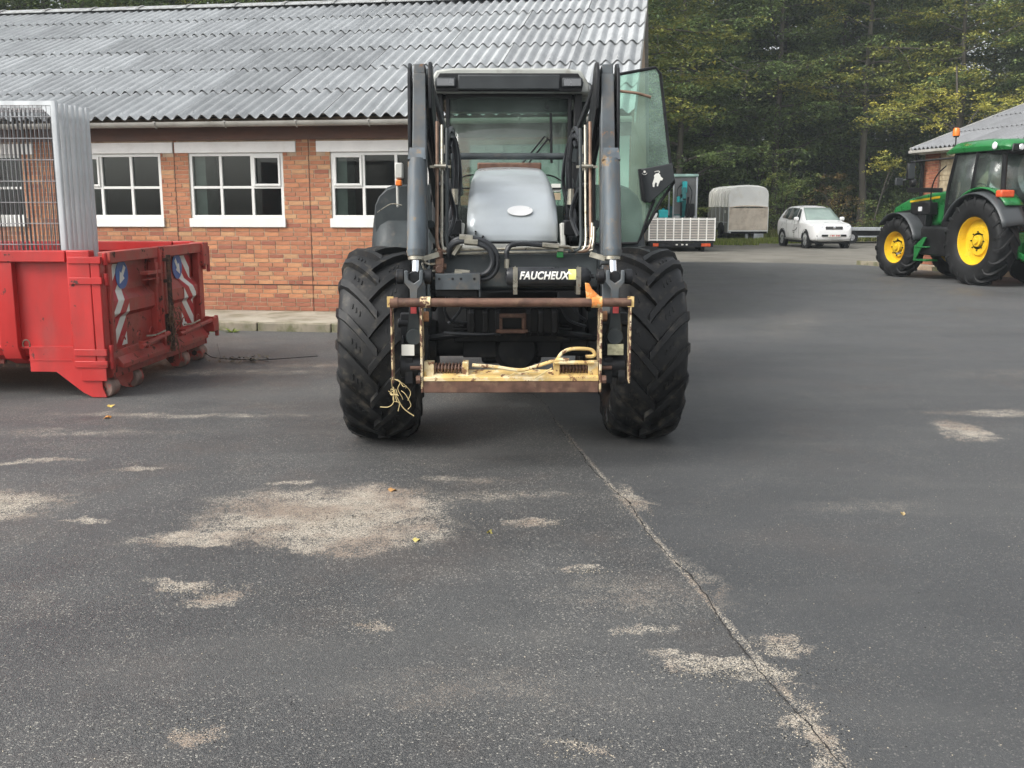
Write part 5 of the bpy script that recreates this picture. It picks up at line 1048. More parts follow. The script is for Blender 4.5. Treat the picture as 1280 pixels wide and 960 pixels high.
pw.build('board_door', M['pale_brick'], ob, smooth=0)
MB().b2((.62, -.03, .05), (.68, .013, 2.9)).b2((2.551, -.03, .05), (2.6, .013, 2.9)).build('door_jamb', M['brown_band'], ob, smooth=0)
MB().tube([(.02, -.30, OE + .05), (.02, -.26, OE - .12), (.05, -.10, OE - .35), (.05, -.09, 0.1)], .05, 10).build('downpipe', M['black'], ob)
SLO = rad(20)
SMD = [sheet_mesh(t, i + 20, True) for i, t in enumerate((.2, .6, .9))]
for r in range(4):
    for c in range(10):
        s_ = r * EXP; mob('roof_sheet', random.choice(SMD), ob, (-.12 + c * 1.044, -.35 + s_ * math.cos(SLO), OE + .07 + s_ * math.sin(SLO)), (SLO, 0, 0))
MB().beam((-.14, -.36, OE + .05), (-.14, -.36 + 5.2 * math.cos(SLO), OE + .05 + 5.2 * math.sin(SLO)), .03, .16).build('barge_board', M['pale'], ob)
MB().b2((-.1, -.45, OE - .02), (OL + .1, -.37, OE + .055)).build('gutter', M['gutter'], ob, bevel=.01)
MB().b2((-.1, -.36, OE - .04), (OL, .0, OE - .02)).build('soffit', M['pale'], ob)
MB().prism([(0, OE), (OD, OE), (OD / 2, OE + 1.55)], 'x', .03, .2).build('gable', M['mortar'], ob, smooth=0)
MB().quad((-.12, -.36 + 5.0 * math.cos(SLO), OE + 5.0 * math.sin(SLO)), (OL, -.36 + 5.0 * math.cos(SLO), OE + 5.0 * math.sin(SLO)), (OL, OD + .3, OE), (-.12, OD + .3, OE)).build('roof_rear_slope', M['sheet_dark'], ob, solid=.02)
pv = MB().prism([(9.9, 28.6), (13.6, 17.3), (20, 17.3), (14, 28.6)], 'z', 0, .115).build('pavement', M['concrete'], smooth=0, bevel=.012, kind='structure')
dv = Vector((3.7, -11.3, 0)).normalized(); nv = Vector((-dv.y, dv.x, 0)) * -1
for i in range(11):
    p = Vector((9.9, 28.6, 0)) + dv * (i * 1.02); MB().b2((0, -.13, 0), (1.0, -.003, .125)).build('kerb_stone', M['mortar'] if i % 3 else M['kerb'], pv, tuple(p), (0, 0, math.atan2(dv.y, dv.x)), smooth=0, bevel=.012)

# ------------------------------------------------------------------ white car
car = thing('car', 'white compact off-road car parked at the edge of the wood', 'car', (12.40, 41.6, 0), rad(6)); car.scale = (.96, .94, 1.02)
def Cc(n, b, m, parent=None, **k): return b.build(n, m, parent or car, **k)
# local: nose toward -y.  stations: y, z_low, z_belt, half width, roof z, roof half width
ST = [(-2.16, .42, .72, .62, .74, .60), (-2.10, .30, .84, .78, .86, .74), (-1.85, .26, .92, .87, .95, .80), (-1.3, .26, .98, .90, 1.02, .80), (-.95, .26, 1.01, .90, 1.06, .78), (-.25, .26, 1.03, .90, 1.56, .62), (.3, .26, 1.04, .90, 1.64, .62), (1.2, .27, 1.06, .90, 1.64, .62), (1.75, .30, 1.08, .89, 1.58, .60), (2.08, .34, 1.06, .86, 1.2, .74), (2.16, .42, .95, .78, 1.0, .70)]
def carpt(st, v):
    y, zl, zb, hw, zr, rw = st
    C = [(0, zl), (hw * .88, zl), (hw * .98, zl + .12), (hw, (zl + zb) / 2 + .08), (hw * .985, zb - .04), (hw * .95, zb), (rw + (hw * .95 - rw) * .35, zb + (zr - zb) * .62), (rw, zr - .05), (rw * .86, zr), (0, zr + .03)]
    return C
n1 = 10; b = MB(); vs = []
for st_ in ST:
    C = carpt(st_, 0); vs += [(x, st_[0], z) for x, z in C]
fs = []
for i in range(len(ST) - 1):
    for j in range(n1 - 1): fs.append((i * n1 + j, i * n1 + j + 1, (i + 1) * n1 + j + 1, (i + 1) * n1 + j))
fs += [tuple(range(n1))[::-1], tuple(range((len(ST) - 1) * n1, len(ST) * n1))]
b.add(vs, fs); b.add([(-x, y, z) for x, y, z in vs], [tuple(reversed(f)) for f in fs])
body = Cc('body', b, M['carwhite'], smooth=50)
md = body.modifiers.new('weld', 'WELD'); md.merge_threshold = .001
md = body.modifiers.new('sub', 'SUBSURF'); md.levels = 2; md.render_levels = 2
Cc('windscreen', MB().grid(lambda u, v: ((u - .5) * 2 * (.74 - .16 * v), -.98 + .74 * v - .06 * (1 - (2 * u - 1) ** 2), 1.085 + .475 * v + .012), 8, 4), M['windscreen'], smooth=60, solid=.02)
for s in (-1, 1):
    for nm, pl in (('side_window', [(-.52, 1.09), (-.13, 1.09), (-.10, 1.53), (-.22, 1.50)]), ('side_window', [(-.06, 1.09), (.80, 1.10), (.78, 1.55), (-.02, 1.54)]), ('quarter_window', [(.86, 1.12), (1.50, 1.16), (1.35, 1.52), (.84, 1.55)])):
        f = lambda z: s * (.866 - (z - 1.04) * .47 + .012)
        Cc(nm, MB().prism(pl, 'x', 0, .001) if 0 else MB().add([(f(z), y, z) for y, z in pl], [(0, 1, 2, 3)]), M['carglass'], solid=.02)
    Cc('wing_mirror', MB().b2((s * .90, -.62, 1.05), (s * 1.10, -.47, 1.21)), M['carwhite'], bevel=.05)
    Cc('headlight', MB().grid(lambda u, v: (s * (.46 + .36 * u), -2.10 + .20 * u ** 2 - .035 * (1 - v) + .0, .76 + .12 * v + .03 * u), 5, 3), M['lamp'], solid=.03, smooth=60)
    Cc('fog_light', MB().lathe([(0, -.02), (.05, -.02), (.06, 0)], (s * .66, -2.10, .50), 'y', 14), M['alu'])
    for y in (-1.33, 1.30):
        Cc('wheel_arch', MB().lathe([(.39, -.01), (.40, .014), (.33, .014)], (s * .895 if s > 0 else s * .905, y, .35), 'x', 28), M['black'])
        wv = Cc('wheel', MB().lathe([(.21, .03), (.235, .05), (.24, .10 * 1.0), (.225, .105)], (0, 0, 0), 'x', 28) if s > 0 else MB().lathe([(.21, -.03), (.235, -.05), (.24, -.10), (.225, -.105)], (0, 0, 0), 'x', 28), M['alloy'], loc=(s * .80, y, .35))
        Cc('tyre', MB().lathe([(.225, .10), (.30, .112), (.345, .085), (.35, 0), (.345, -.085), (.3, -.112), (.225, -.10)], axis='x', n=32), M['rubber_far'], wv)
        sp_ = MB()
        for k in range(5):
            a = k * 2 * math.pi / 5 + .3; sp_.beam((s * .085, math.cos(a) * .04, math.sin(a) * .04), (s * .095, math.cos(a) * .225, math.sin(a) * .225), .085, .02, (0, -math.sin(a), math.cos(a)))
        sp_.cyl((s * .06, 0, 0), (s * .10, 0, 0), .06, n=14); Cc('spokes', sp_, M['alloy'], wv)
        Cc('brake_disc', MB().cyl((s * .02, 0, 0), (s * .035, 0, 0), .2, n=24), M['dark_steel'], wv)
Cc('underbody', MB().b2((-.74, -1.9, .20), (.74, 1.95, .30)), M['black'], bevel=.02)
gr = Cc('grille', MB().b2((-.36, -2.17, .74), (.36, -2.10, .86)), M['black'], bevel=.02)
Cc('grille_bar', MB().b2((-.35, -2.18, .795), (.35, -2.171, .812)), M['alloy'], gr)
Cc('oval_emblem', MB().lathe([(0, -.008), (.05, -.006), (.06, 0)], (0, -2.175, .805), 'y', 16), M['chrome'], gr)
Cc('lower_intake', MB().b2((-.52, -2.19, .475), (.52, -2.12, .55)), M['black'], bevel=.01)
np_ = Cc('number_plate', MB().b2((-.26, -2.215, .45), (.26, -2.195, .565)), M['sign_white'], bevel=.004)
Cc('plate_marks', MB().b2((-.20, -2.218, .48), (-.17, -2.216, .535)).b2((-.12, -2.218, .48), (-.07, -2.216, .535)).b2((-.05, -2.218, .48), (.0, -2.216, .535)).b2((.06, -2.218, .48), (.11, -2.216, .535)).b2((.13, -2.218, .48), (.17, -2.216, .535)).b2((.18, -2.218, .48), (.22, -2.216, .535)), M['sign_red'], np_, smooth=0)
Cc('bumper_skirt', MB().b2((-.70, -2.13, .30), (.70, -2.05, .38)), M['alu'], bevel=.02)
Cc('door_handle', MB().b2((-.925, .62, .93), (-.90, .80, .96)).b2((-.925, -.30, .92), (-.90, -.12, .95)), M['carwhite'], bevel=.01)
Cc('door_seam', MB().b2((-.908, -.09, .36), (-.90, -.08, 1.06)).b2((-.908, .82, .36), (-.90, .83, 1.08)).b2((-.908, -.62, .40), (-.90, -.61, 1.0)), M['alu'])
Cc('door_lettering', MB().tube(smoothpath([(-.912, .02, .66), (-.912, -.12, .68), (-.912, -.26, .70), (-.912, -.42, .79)]), .012, 5).b2((-.913, -.16, .58), (-.909, .0, .60)), M['jdgrey'])
Cc('sill_trim', MB().b2((-.915, -.95, .30), (-.86, .95, .38)).b2((.86, -.95, .30), (.915, .95, .38)), M['alu'], bevel=.02)

# ------------------------------------------------------------------ livestock trailer
lt = thing('livestock_trailer', 'livestock trailer with white rounded roof and weathered ramp between flatbed and white car', 'trailer', (10.78, 48.6, 0), rad(3))
def Lc(n, b, m, parent=None, **k): return b.build(n, m, parent or lt, **k)
LP = [(-.93, 1.62), (-.93, 2.15), (-.89, 2.36), (-.78, 2.49), (-.5, 2.56), (0, 2.59), (.5, 2.56), (.78, 2.49), (.89, 2.36), (.93, 2.15), (.93, 1.62)]
Lc('canopy', MB().prism(LP, 'y', -1.9, 1.9), M['pvc'], bevel=.03)
for k in range(6):
    y = -1.55 + k * .62; Lc('canopy_rib', MB().tube([(x * 1.012, y, 1.62 + (z - 1.62) * 1.012) for x, z in LP], .035, 6), M['pvc'])
Lc('ramp', MB().b2((-.90, -1.955, .58), (.90, -1.905, 1.58)), M['ply'], bevel=.01)
Lc('ramp_frame', MB().b2((-.93, -1.96, .52), (-.902, -1.9, 1.62)).b2((.902, -1.96, .52), (.93, -1.9, 1.62)).b2((-.901, -1.96, .52), (.901, -1.9, .575)), M['pvc'], bevel=.004)
Lc('ramp_lip', MB().tube(smoothpath([(-.90, -1.95, 1.60), (-.5, -1.97, 1.66), (0, -1.98, 1.685), (.5, -1.97, 1.66), (.9, -1.95, 1.60)]), .025, 6), M['ply'])
for s in (-1, 1):
    for k in range(5): Lc('side_panel', MB().b2((s * .915 - .012, -1.88 + k * .755, .95), (s * .915 + .012, -1.15 + k * .755, 1.60)), M['alu'], bevel=.006)
    for k in range(6): Lc('side_post', MB().b2((s * .93 - .018, -1.90 + k * .755, .45), (s * .93 + .018, -1.86 + k * .755, 1.62)), M['galv'])
    Lc('lower_panel', MB().b2((s * .90 - .01, -1.86, .46), (s * .90 + .01, 1.88, .92)), M['alu'])
    Lc('side_rail', MB().b2((s * .935 - .02, -1.9, .91), (s * .935 + .02, 1.9, .955)), M['galv'])
    for y in (-1.35, 0.0, .75):
        w = Lc('wheel', MB().cyl((s * .80, y, .33), (s * .93, y, .33), .17, n=18), M['galv']) if y > -1 else None
        if w: Lc('tyre', MB().lathe([(.17, -.09), (.28, -.10), (.33, -.07), (.33, .07), (.28, .10), (.17, .09)], (s * .86, y, .33), 'x', 24), M['rubber_far'], w)
Lc('spare_wheel', MB().lathe([(.0, -.05), (.17, -.05), (.27, -.09), (.31, -.05), (.31, .05), (.27, .09), (.17, .05), (0, .05)], (-.99, -.9, .62), 'x', 24), M['rubber_far'])
Lc('floor', MB().b2((-.89, -1.9, .42), (.89, 1.9, .50)), M['dark_steel'])
Lc('chassis_legs', MB().b2((-.06, -1.8, .12), (.06, -1.7, .42)).b2((-.9, -1.97, .44), (-.8, -1.9, .53)).b2((.3, -1.9, .2), (.75, -1.4, .42)), M['galv'])
Lc('sticker', MB().b2((-.934, -1.45, 1.35), (-.930, -1.2, 1.48)), M['sign_white'])

# ------------------------------------------------------------------ flatbed trailer with slatted tailboard, mini digger on it
ft = thing('flatbed_trailer', 'flatbed trailer with pale ribbed metal tailboard carrying a small turquoise excavator', 'trailer', (6.22, 37.0, 0), rad(-1))
def Fc(n, b, m, parent=None, **k): return b.build(n, m, parent or ft, **k)
tb = Fc('tailboard', MB().b2((-1.21, .012, .40), (1.21, .03, 1.24)), M['alu'])
for k in range(9): Fc('tailboard_stile', MB().b2((-1.22 + k * .2995, -.012, .40), (-1.18 + k * .2995, .011, 1.24)), M['pvc'], tb)
for k in range(9):
    Fc('tailboard_slat', MB().b2((-1.18, -.006, .415 + k * .094), (1.18, .011, .455 + k * .094)), M['pvc'] if k in (0, 8) else mat('slat_%d' % k, (.52, .47, .42), .6, .1, .15, 6), tb)
for s in (-1, 1): Fc('side_board', MB().b2((s * 1.215 - .02, .04, .40), (s * 1.215 + .02, 4.6, .80)), M['alu'])
Fc('bed', MB().b2((-1.2, .03, .34), (1.2, 4.6, .395)), M['dark_steel'])
Fc('light_bar', MB().b2((-1.15, -.02, .18), (1.15, .03, .335)), M['dark_steel'])
Fc('tail_light', MB().b2((.72, -.035, .2), (1.05, -.021, .31)), M['redlens'], bevel=.01); Fc('tail_light', MB().b2((-1.05, -.035, .2), (-.85, -.021, .31)), M['redlens'], bevel=.01)
Fc('plate_marks', MB().b2((-.22, -.03, .24), (-.14, -.021, .29)).b2((-.02, -.03, .24), (.06, -.021, .29)).b2((.15, -.03, .24), (.22, -.021, .29)), M['sign_white'], smooth=0)
for s in (-1, 1):
    for y in (1.4, 2.1): w = Fc('wheel', MB().cyl((s * .9, y, .3), (s * 1.02, y, .3), .16, n=16), M['galv']); Fc('tyre', MB().lathe([(.16, -.1), (.27, -.11), (.30, -.08), (.30, .08), (.27, .11), (.16, .1)], (s * .95, y, .3), 'x', 22), M['rubber_far'], w)
Fc('jockey_stand', MB().b2((.75, .1, .0), (.85, .2, .35)), M['dark_steel'])
ex = thing('mini_excavator', 'small turquoise and grey excavator standing on the flatbed trailer', 'excavator', (6.60, 39.2, .40), rad(0)); ex.scale = (.92, 1, 1)
def Ec(n, b, m, parent=None, **k): return b.build(n, m, parent or ex, **k)
for a_, b_ in (((-.52, -.5, .9), (-.46, -.44, 2.35)), ((.42, -.5, .6), (.50, -.42, 2.35)), ((-.52, .6, .9), (-.46, .66, 2.35)), ((.44, .6, .6), (.50, .66, 2.35)), ((-.52, -.5, .6), (.42, -.44, .9))): Ec('cab_post', MB().b2(a_, b_), M['galv'], bevel=.015)
Ec('cab_roof', MB().b2((-.55, -.55, 2.35), (.52, .7, 2.46)), mat('mint_roof', (.42, .62, .55), .5), bevel=.03)
Ec('cab_door', MB().b2((-.45, -.47, .95), (.41, -.45, 2.33)), mat('dull_glass', (.17, .17, .17), .15, 0, .1, 3), bevel=.004)
Ec('door_panel', MB().b2((.0, -.50, .75), (.38, -.475, 1.35)), M['black'], bevel=.02)
Ec('base_body', MB().b2((-.6, -.45, .35), (.6, 1.1, .62)).b2((-.5, .7, .62), (.5, 1.1, 1.25)), M['tealdark'], bevel=.05)
for s in (-1, 1): Ec('track', MB().prism([(-.7, .04), (.75, .04), (.85, .18), (.75, .33), (-.7, .33), (-.8, .18)], 'x', s * .5 - .12, s * .5 + .12), M['rubber_far'], bevel=.03)
Ec('boom', MB().beam((-.15, -.55, .55), (-.12, -.85, 1.5), .16, .2).beam((-.12, -.85, 1.5), (-.10, -.70, 2.1), .15, .22).beam((-.10, -.72, 2.05), (-.25, -.95, 1.4), .11, .14), M['tealdark'], bevel=.02)
Ec('boom_head', MB().b2((-.20, -.85, 1.75), (.0, -.65, 2.18)).b2((-.40, -.9, 1.40), (-.28, -.7, 1.62)), M['teal'], bevel=.03)
Ec('boom_cylinder', MB().cyl((-.22, -.8, .9), (-.25, -.95, 1.7), .04, n=10).cyl((.02, -.85, .7), (.03, -.95, 1.6), .045, n=10), M['dark_steel'])
Ec('boom_hose', MB().tube(smoothpath([(.05, -.8, 2.05), (.20, -.8, 1.8), (.16, -.8, 1.4), (.05, -.8, 1.1)]), .02, 6).tube(smoothpath([(-.2, -.8, 2.05), (-.38, -.8, 1.9), (-.40, -.8, 1.6)]), .02, 6), M['hose'])
jc = thing('canister', 'turquoise plastic canister standing left of the excavator on the flatbed trailer', 'canister', (5.72, 38.4, .40))
MB().b2((-.17, -.15, .55), (.17, .15, 1.12)).cyl((0, 0, 1.12), (0, 0, 1.17), .06, n=12).build('tank', M['teal'], jc, bevel=.05)
MB().b2((-.2, -.18, 0), (.2, .18, .548)).build('stand', M['dark_steel'], jc, bevel=.01)
rp_ = thing('loading_ramp', 'pale loading ramp leaning up at the left end of the flatbed trailer', 'ramp', (5.42, 38.2, .40))
MB().beam((-.28, 0, 0), (.0, .1, 1.0), .14, .25, (1, 0, 0)).build('ramp_board', M['pvc'], rp_, bevel=.02)
# low silver trailer beyond the car
lo = thing('low_trailer', 'low silver car trailer standing half hidden behind the white car', 'trailer', (16.2, 45.6, 0), rad(2))
def Sc(n, b, m, parent=None, **k): return b.build(n, m, parent or lo, **k)
for s in (0, 1.9): Sc('deck_rail', MB().b2((-1.3, s, .58), (2.4, s + .12, .70)).b2((-.7, s + .02, .28), (2.4, s + .10, .34)), M['galv'], bevel=.01)
Sc('deck', MB().b2((-1.28, .13, .60), (2.4, 1.89, .63)), M['galv'])
Sc('chassis', MB().b2((-1.0, .3, .35), (2.4, 1.8, .58)), M['dark_steel'])
for x in (-.9, 1.5):
    w = Sc('wheel', MB().cyl((x, -.08, .28), (x, .0, .28), .14, n=16), M['alloy']); Sc('tyre', MB().lathe([(.14, -.09), (.25, -.1), (.28, -.07), (.28, .07), (.25, .1), (.14, .09)], (x, .0, .28), 'y', 22), M['rubber_far'], w)

# ------------------------------------------------------------------ vegetation
def leaves(name, centers, radii, per, size, flat, matname, tintf, tilt=.5, asp=.62, fold=.0):
    """sprays of small leaf faces: centers (n,3), radii (n,), 'per' leaves each"""
    n = len(centers); c = np.repeat(centers, per, 0); r = np.repeat(radii, per)
    d = rng.normal(0, 1, (n * per, 3)); d /= np.linalg.norm(d, axis=1)[:, None]; q = rng.random(n * per) ** .5
    p = c + d * (q * r)[:, None] * np.array([1, 1, flat]); N = n * per
    p[:, 2] -= (q ** 2) * r * .25
    a = rng.uniform(0, 6.28, N); t1 = rng.normal(0, tilt, N); t2 = rng.normal(0, tilt, N)
    u = np.stack([np.cos(a), np.sin(a), t1], 1); u /= np.linalg.norm(u, axis=1)[:, None]
    w = np.stack([-np.sin(a), np.cos(a), t2], 1); w /= np.linalg.norm(w, axis=1)[:, None]
    s = size * rng.uniform(.6, 1.3, N)[:, None]
    V = np.stack([p - u * s * .6, p + w * s * asp * .5, p + u * s * .6, p - w * s * asp * .5], 1).reshape(-1, 3)
    me = bpy.data.meshes.new(name); me.vertices.add(4 * N); me.vertices.foreach_set('co', V.astype(np.float32).ravel())
    me.loops.add(4 * N); me.loops.foreach_set('vertex_index', np.arange(4 * N, dtype=np.int32))
    me.polygons.add(N); me.polygons.foreach_set('loop_start', np.arange(0, 4 * N, 4, dtype=np.int32))
    me.materials.append(M[matname]); me.update(calc_edges=True); me.validate()
    ct_ = tintf(n); tv = np.repeat(ct_, per, 0) + rng.normal(0, .13, (N, 2)) * np.array([1, .25]); set_tint(me, np.clip(tv, 0, 1)); return me
def limb(b, p, d, L, r, depth, out, nseg=5, droop=.0):
    pts = [Vector(p)]; d = Vector(d).normalized(); rs = [r]
    for i in range(nseg):
        d = (d + Vector((random.gauss(0, .10), random.gauss(0, .10), random.gauss(0, .06) - droop))).normalized()
        pts.append(pts[-1] + d * L / nseg); rs.append(r * (1 - .8 * (i + 1) / nseg) + .004)
        if i > 0: out.append((tuple(pts[-1]), i / nseg))
    b.tube(pts, r, 6 if depth else 7, 0, True, rs)
    if depth:
        for i in range(2, nseg + 1):
            for _ in range(1):
                sd_ = Vector((random.gauss(0, 1), random.gauss(0, 1), random.uniform(-.1, .35))); sd_ = (sd_.normalized() + d * .7).normalized()
                limb(b, pts[i - 1], sd_, L * random.uniform(.35, .6), rs[i - 1] * .5, depth - 1, out, 4, droop)
def tree_meshes(seed, H, base, rad_, nlimb, per, size, matn, ytint, r0=.2, flat=.28, trunk_lean=(0, 0), dens=1):
    random.seed(seed); b = MB(); pts = []; rs = []; out = []; p = Vector((0, 0, -.3)); d = Vector((trunk_lean[0], trunk_lean[1], 1)); ns = 10
    for i in range(ns + 1):
        pts.append(p.copy()); rs.append(r0 * (1 - .82 * i / ns) * (1.35 if i == 0 else 1)); p += (d + Vector((random.gauss(0, .035), random.gauss(0, .035), 0))) * (H / ns)
    b.tube(pts, r0, 10, 0, True, rs)
    for k in range(nlimb):
        t = base + (1 - base) * (k + random.random()) / nlimb; i = min(int(t * ns), ns - 1); q = pts[i].lerp(pts[i + 1], t * ns - i)
        a = k * 2.4 + random.uniform(-.5, .5); L = rad_ * random.uniform(.65, 1.1) * (1 - .45 * max(0, t - .5) / .5)
        limb(b, q, (math.cos(a), math.sin(a), random.uniform(.0, .5)), L, max(rs[i] * .42, .03), 1, out, 5, .03)
    tm = b.mesh('trunk', M['bark'], 50)
    C = np.array([o[0] for o in out]); C = np.concatenate([C] * dens); C = C + rng.normal(0, .38, C.shape) * np.array([1, 1, .5])
    cm = leaves('crown', C, rng.uniform(.45, 1.0, len(C)), per, size, flat, matn, lambda n: np.stack([np.clip(rng.normal(.45, .28, n), 0, 1), np.clip(rng.normal(*ytint, n), 0, 1)], 1)); return tm, cm
TV = [tree_meshes(11, 17, .14, 4.3, 30, 34, .165, 'leaf', (-.06, .06), .22, dens=2), tree_meshes(12, 18, .2, 4.6, 32, 32, .16, 'leaf', (-.02, .1), .2, dens=2), tree_meshes(13, 16, .09, 3.8, 30, 34, .15, 'leaf', (-.05, .08), .17, dens=2),
      tree_meshes(14, 19, .28, 4.8, 30, 32, .16, 'leaf', (.25, .28), .21, dens=2), tree_meshes(15, 15, .07, 3.6, 30, 30, .14, 'leaf', (-.05, .1), .15, dens=2)]
print('crown faces', [len(c.polygons) for t, c in TV])
def tree(x, y, v, sc, rz, label, group=None, cat='tree', nm='tree'):
    t = thing(nm, label, cat, (x, y, height(x, y)), rz, group); t.scale = (sc, sc, sc * random.uniform(.92, 1.08))
    mob('trunk', TV[v][0], t); mob('crown', TV[v][1], t); return t
random.seed(5)
named = [(14.1, 55.0, 1, 1.0, 'tall tree whose straight trunk rises behind the livestock trailer'), (18.7, 54.5, 3, 1.0, 'tree with bare pale lower trunk rising right of the white car'),
         (8.6, 52.5, 0, .95, 'bushy tree standing behind the flatbed trailer'), (23.5, 54, 3, .95, 'yellowing tree spreading above the green tractor'), (11.2, 57.5, 2, 1.05, 'dark tree close behind the left end of the livestock trailer'),
         (27.5, 51, 4, 1.0, 'leafy tree overhanging the outbuilding roof from behind'), (5.4, 55.5, 4, 1.05, 'tree at the wood edge just right of the brick building gable')]
for x, y, v, sc, lb in named: tree(x, y, v, sc, random.uniform(0, 6), lb)
k = 0
for (xa, xb, ya, yb, n) in ((3, 34, 59, 66, 13), (0, 44, 67, 78, 16), (-30, 6, 30.5, 40, 13), (-40, 2, 41, 52, 12), (30, 44, 40, 60, 6)):
    for i in range(n):
        x = xa + (xb - xa) * (i + random.uniform(.15, .85)) / n; y = random.uniform(ya, yb)
        if -17 < x < 3.2 and y < 36: y = random.uniform(34, 38)
        tree(x, y, random.randrange(5), random.uniform(.9, 1.15), random.uniform(0, 6.28), 'tree in the wood behind the yard' if ya > 55 or xa > 20 else 'tree of the wood rising behind the brick building', 'trees of the wood behind the yard' if ya > 55 or xa > 20 else 'trees of the wood behind the brick building')
# far wood as one mass
nC = 5200; C = np.stack([rng.uniform(-66, 70, nC), rng.uniform(76, 92, nC), rng.uniform(1.0, 25, nC)], 1)
me = leaves('far_wood', C, rng.uniform(1.0, 2.2, nC), 26, .42, .5, 'leaf_far', lambda n: np.stack([np.clip(rng.normal(.35, .3, n), 0, 1), np.clip(rng.normal(.0, .2, n), 0, 1)], 1))
mob('far_wood', me, kind='stuff', label='distant mass of woodland foliage closing the view', category='wood')
tb_ = MB()
for i in range(26):
    x = random.uniform(-55, 60); y = random.uniform(66, 86); tb_.tube([(x, y, height(x, y) - .5), (x + random.uniform(-.3, .3), y, 9), (x + random.uniform(-.8, .8), y, 20)], .15, 6, 0, False, [random.uniform(.10, .2), .12, .06])
tb_.build('far_trunks', M['bark'], kind='stuff', label='bare trunks standing in the depth of the wood', category='wood')
# shrubs
def shrub(name, x, y, label, h, r, n, per, size, matn, tf, cat='shrub', group=None):
    C = np.stack([rng.normal(0, r * .42, n), rng.normal(0, r * .42, n), np.abs(rng.normal(h * .45, h * .28, n))], 1); C[:, 2] = np.clip(C[:, 2], .15, h)
    k_ = 1 - .55 * C[:, 2] / h; C[:, 0] *= k_ * 1.3; C[:, 1] *= k_ * 1.3
    t = thing(name, label, cat, (x, y, height(x, y)), 0, group); b = MB()
    for i in range(10):
        c = C[random.randrange(n)]; b.tube(smoothpath([(c[0] * .1, c[1] * .1, -.1), (c[0] * .5, c[1] * .5, c[2] * .6), tuple(c)], 3), .02, 5, rs=[.03 - .0035 * j for j in range(7)])
    b.build('stems', M['bark'], t); mob('foliage', leaves('foliage', C, rng.uniform(.25, .55, n), per, size, .5, matn, tf), t); return t
gy = lambda n: np.stack([np.clip(rng.normal(.68, .25, n), 0, 1), np.clip(rng.normal(.08, .12, n), 0, 1)], 1)
yl = lambda n: np.stack([np.clip(rng.normal(.75, .2, n), 0, 1), np.clip(rng.normal(.7, .25, n), 0, 1)], 1)
shrub('shrub', 13.6, 51.5, 'large loose green shrub between the livestock trailer and the white car', 4.4, 2.6, 150, 36, .11, 'leaf', gy)
shrub('shrub', 16.4, 51.8, 'browning shrub directly behind the roof of the white car', 3.2, 2.0, 90, 36, .10, 'leaf_brown', gy)
shrub('shrub', 18.6, 51.4, 'low green shrub around the foot of the bare trunk', 1.9, 2.2, 70, 36, .10, 'leaf', gy)
shrub('shrub', 21.6, 52.5, 'dark green shrub behind the low silver trailer', 2.6, 3.0, 110, 36, .10, 'leaf', lambda n: np.stack([np.clip(rng.normal(.3, .2, n), 0, 1), np.zeros(n)], 1))
shrub('shrub', 8.9, 49.6, 'shaded shrub between the two larger trailers', 1.6, 1.6, 40, 34, .09, 'leaf', gy)
shrub('shrub', 5.2, 45.5, 'green shrub behind the left end of the flatbed trailer', 2.6, 1.8, 70, 36, .10, 'leaf', gy)
# sapling with yellow head and the yellow bough
sa = thing('sapling', 'thin sapling with a small yellow-green head left of the outbuilding', 'sapling', (18.3, 50.3, .4))
MB().tube(smoothpath([(-.5, 0, -.2), (-.1, 0, 1.6), (.3, 0, 3.1)], 4), .03, 6).tube([(-.1, 0, 1.6), (.5, 0, 3.0)], .015, 5).build('stem', M['bark'], sa)
mob('foliage', leaves('foliage', rng.normal(0, 1, (26, 3)) * np.array([.55, .4, .22]) + np.array([.35, 0, 3.35]), rng.uniform(.2, .4, 26), 30, .11, .5, 'leaf', yl), sa)
yb = thing('tree', 'slender tree holding out broad yellow-green boughs above the green tractor', 'tree', (20.9, 47.5, 0))
b = MB().tube(smoothpath([(0, 0, -.3), (.1, 0, 2.5), (-.3, 0, 5), (-.5, .2, 8)], 4), .1, 7, rs=[.11 - .006 * j for j in range(13)])
br_ = []
for (dx, dz) in ((-3.4, 6.3), (-2.2, 6.7), (-1.0, 6.2), (.9, 6.4), (2.4, 6.1), (3.6, 5.7), (-4.3, 6.0), (-1.8, 5.5), (1.6, 5.6)):
    b.tube(smoothpath([(-.2, 0, 4.8), (dx * .5, -.2, (5.0 + dz) / 2 + .3), (dx, -.4, dz)], 4), .03, 5, rs=[.045 - .004 * j for j in range(9)])
    for _ in range(13): br_.append((dx * random.uniform(.6, 1.1), random.uniform(-.9, .5), dz + random.gauss(0, .28)))
b.build('trunk', M['bark'], yb); mob('crown', leaves('crown', np.array(br_), rng.uniform(.25, .55, len(br_)), 34, .12, .4, 'leaf', yl), yb)
# dead branch hanging among the trees
db = thing('dead_branch', 'pale bare dead branch caught among the crowns behind the trailers', 'branch', (11.6, 51.6, 8.2)); db.scale = (.7, .7, .8)
b = MB()
for pts in ([(-2.2, 0, 1.0), (-.8, 0, .35), (.1, 0, .12), (1.2, 0, .45), (2.4, 0, .5)], [(.1, 0, .12), (.05, 0, -.6), (.0, 0, -1.2), (.3, 0, -1.9)], [(.05, 0, -.6), (-.3, 0, -1.5)], [(-.8, 0, .35), (-1.4, 0, -.2)]): b.tube(smoothpath(pts, 4), .035, 6, rs=[.05 * (1 - .05 * j) for j in range((len(pts) - 1) * 4 + 1)])
b.build('wood', mat('dead_wood', (.16, .14, .12), .9), db)

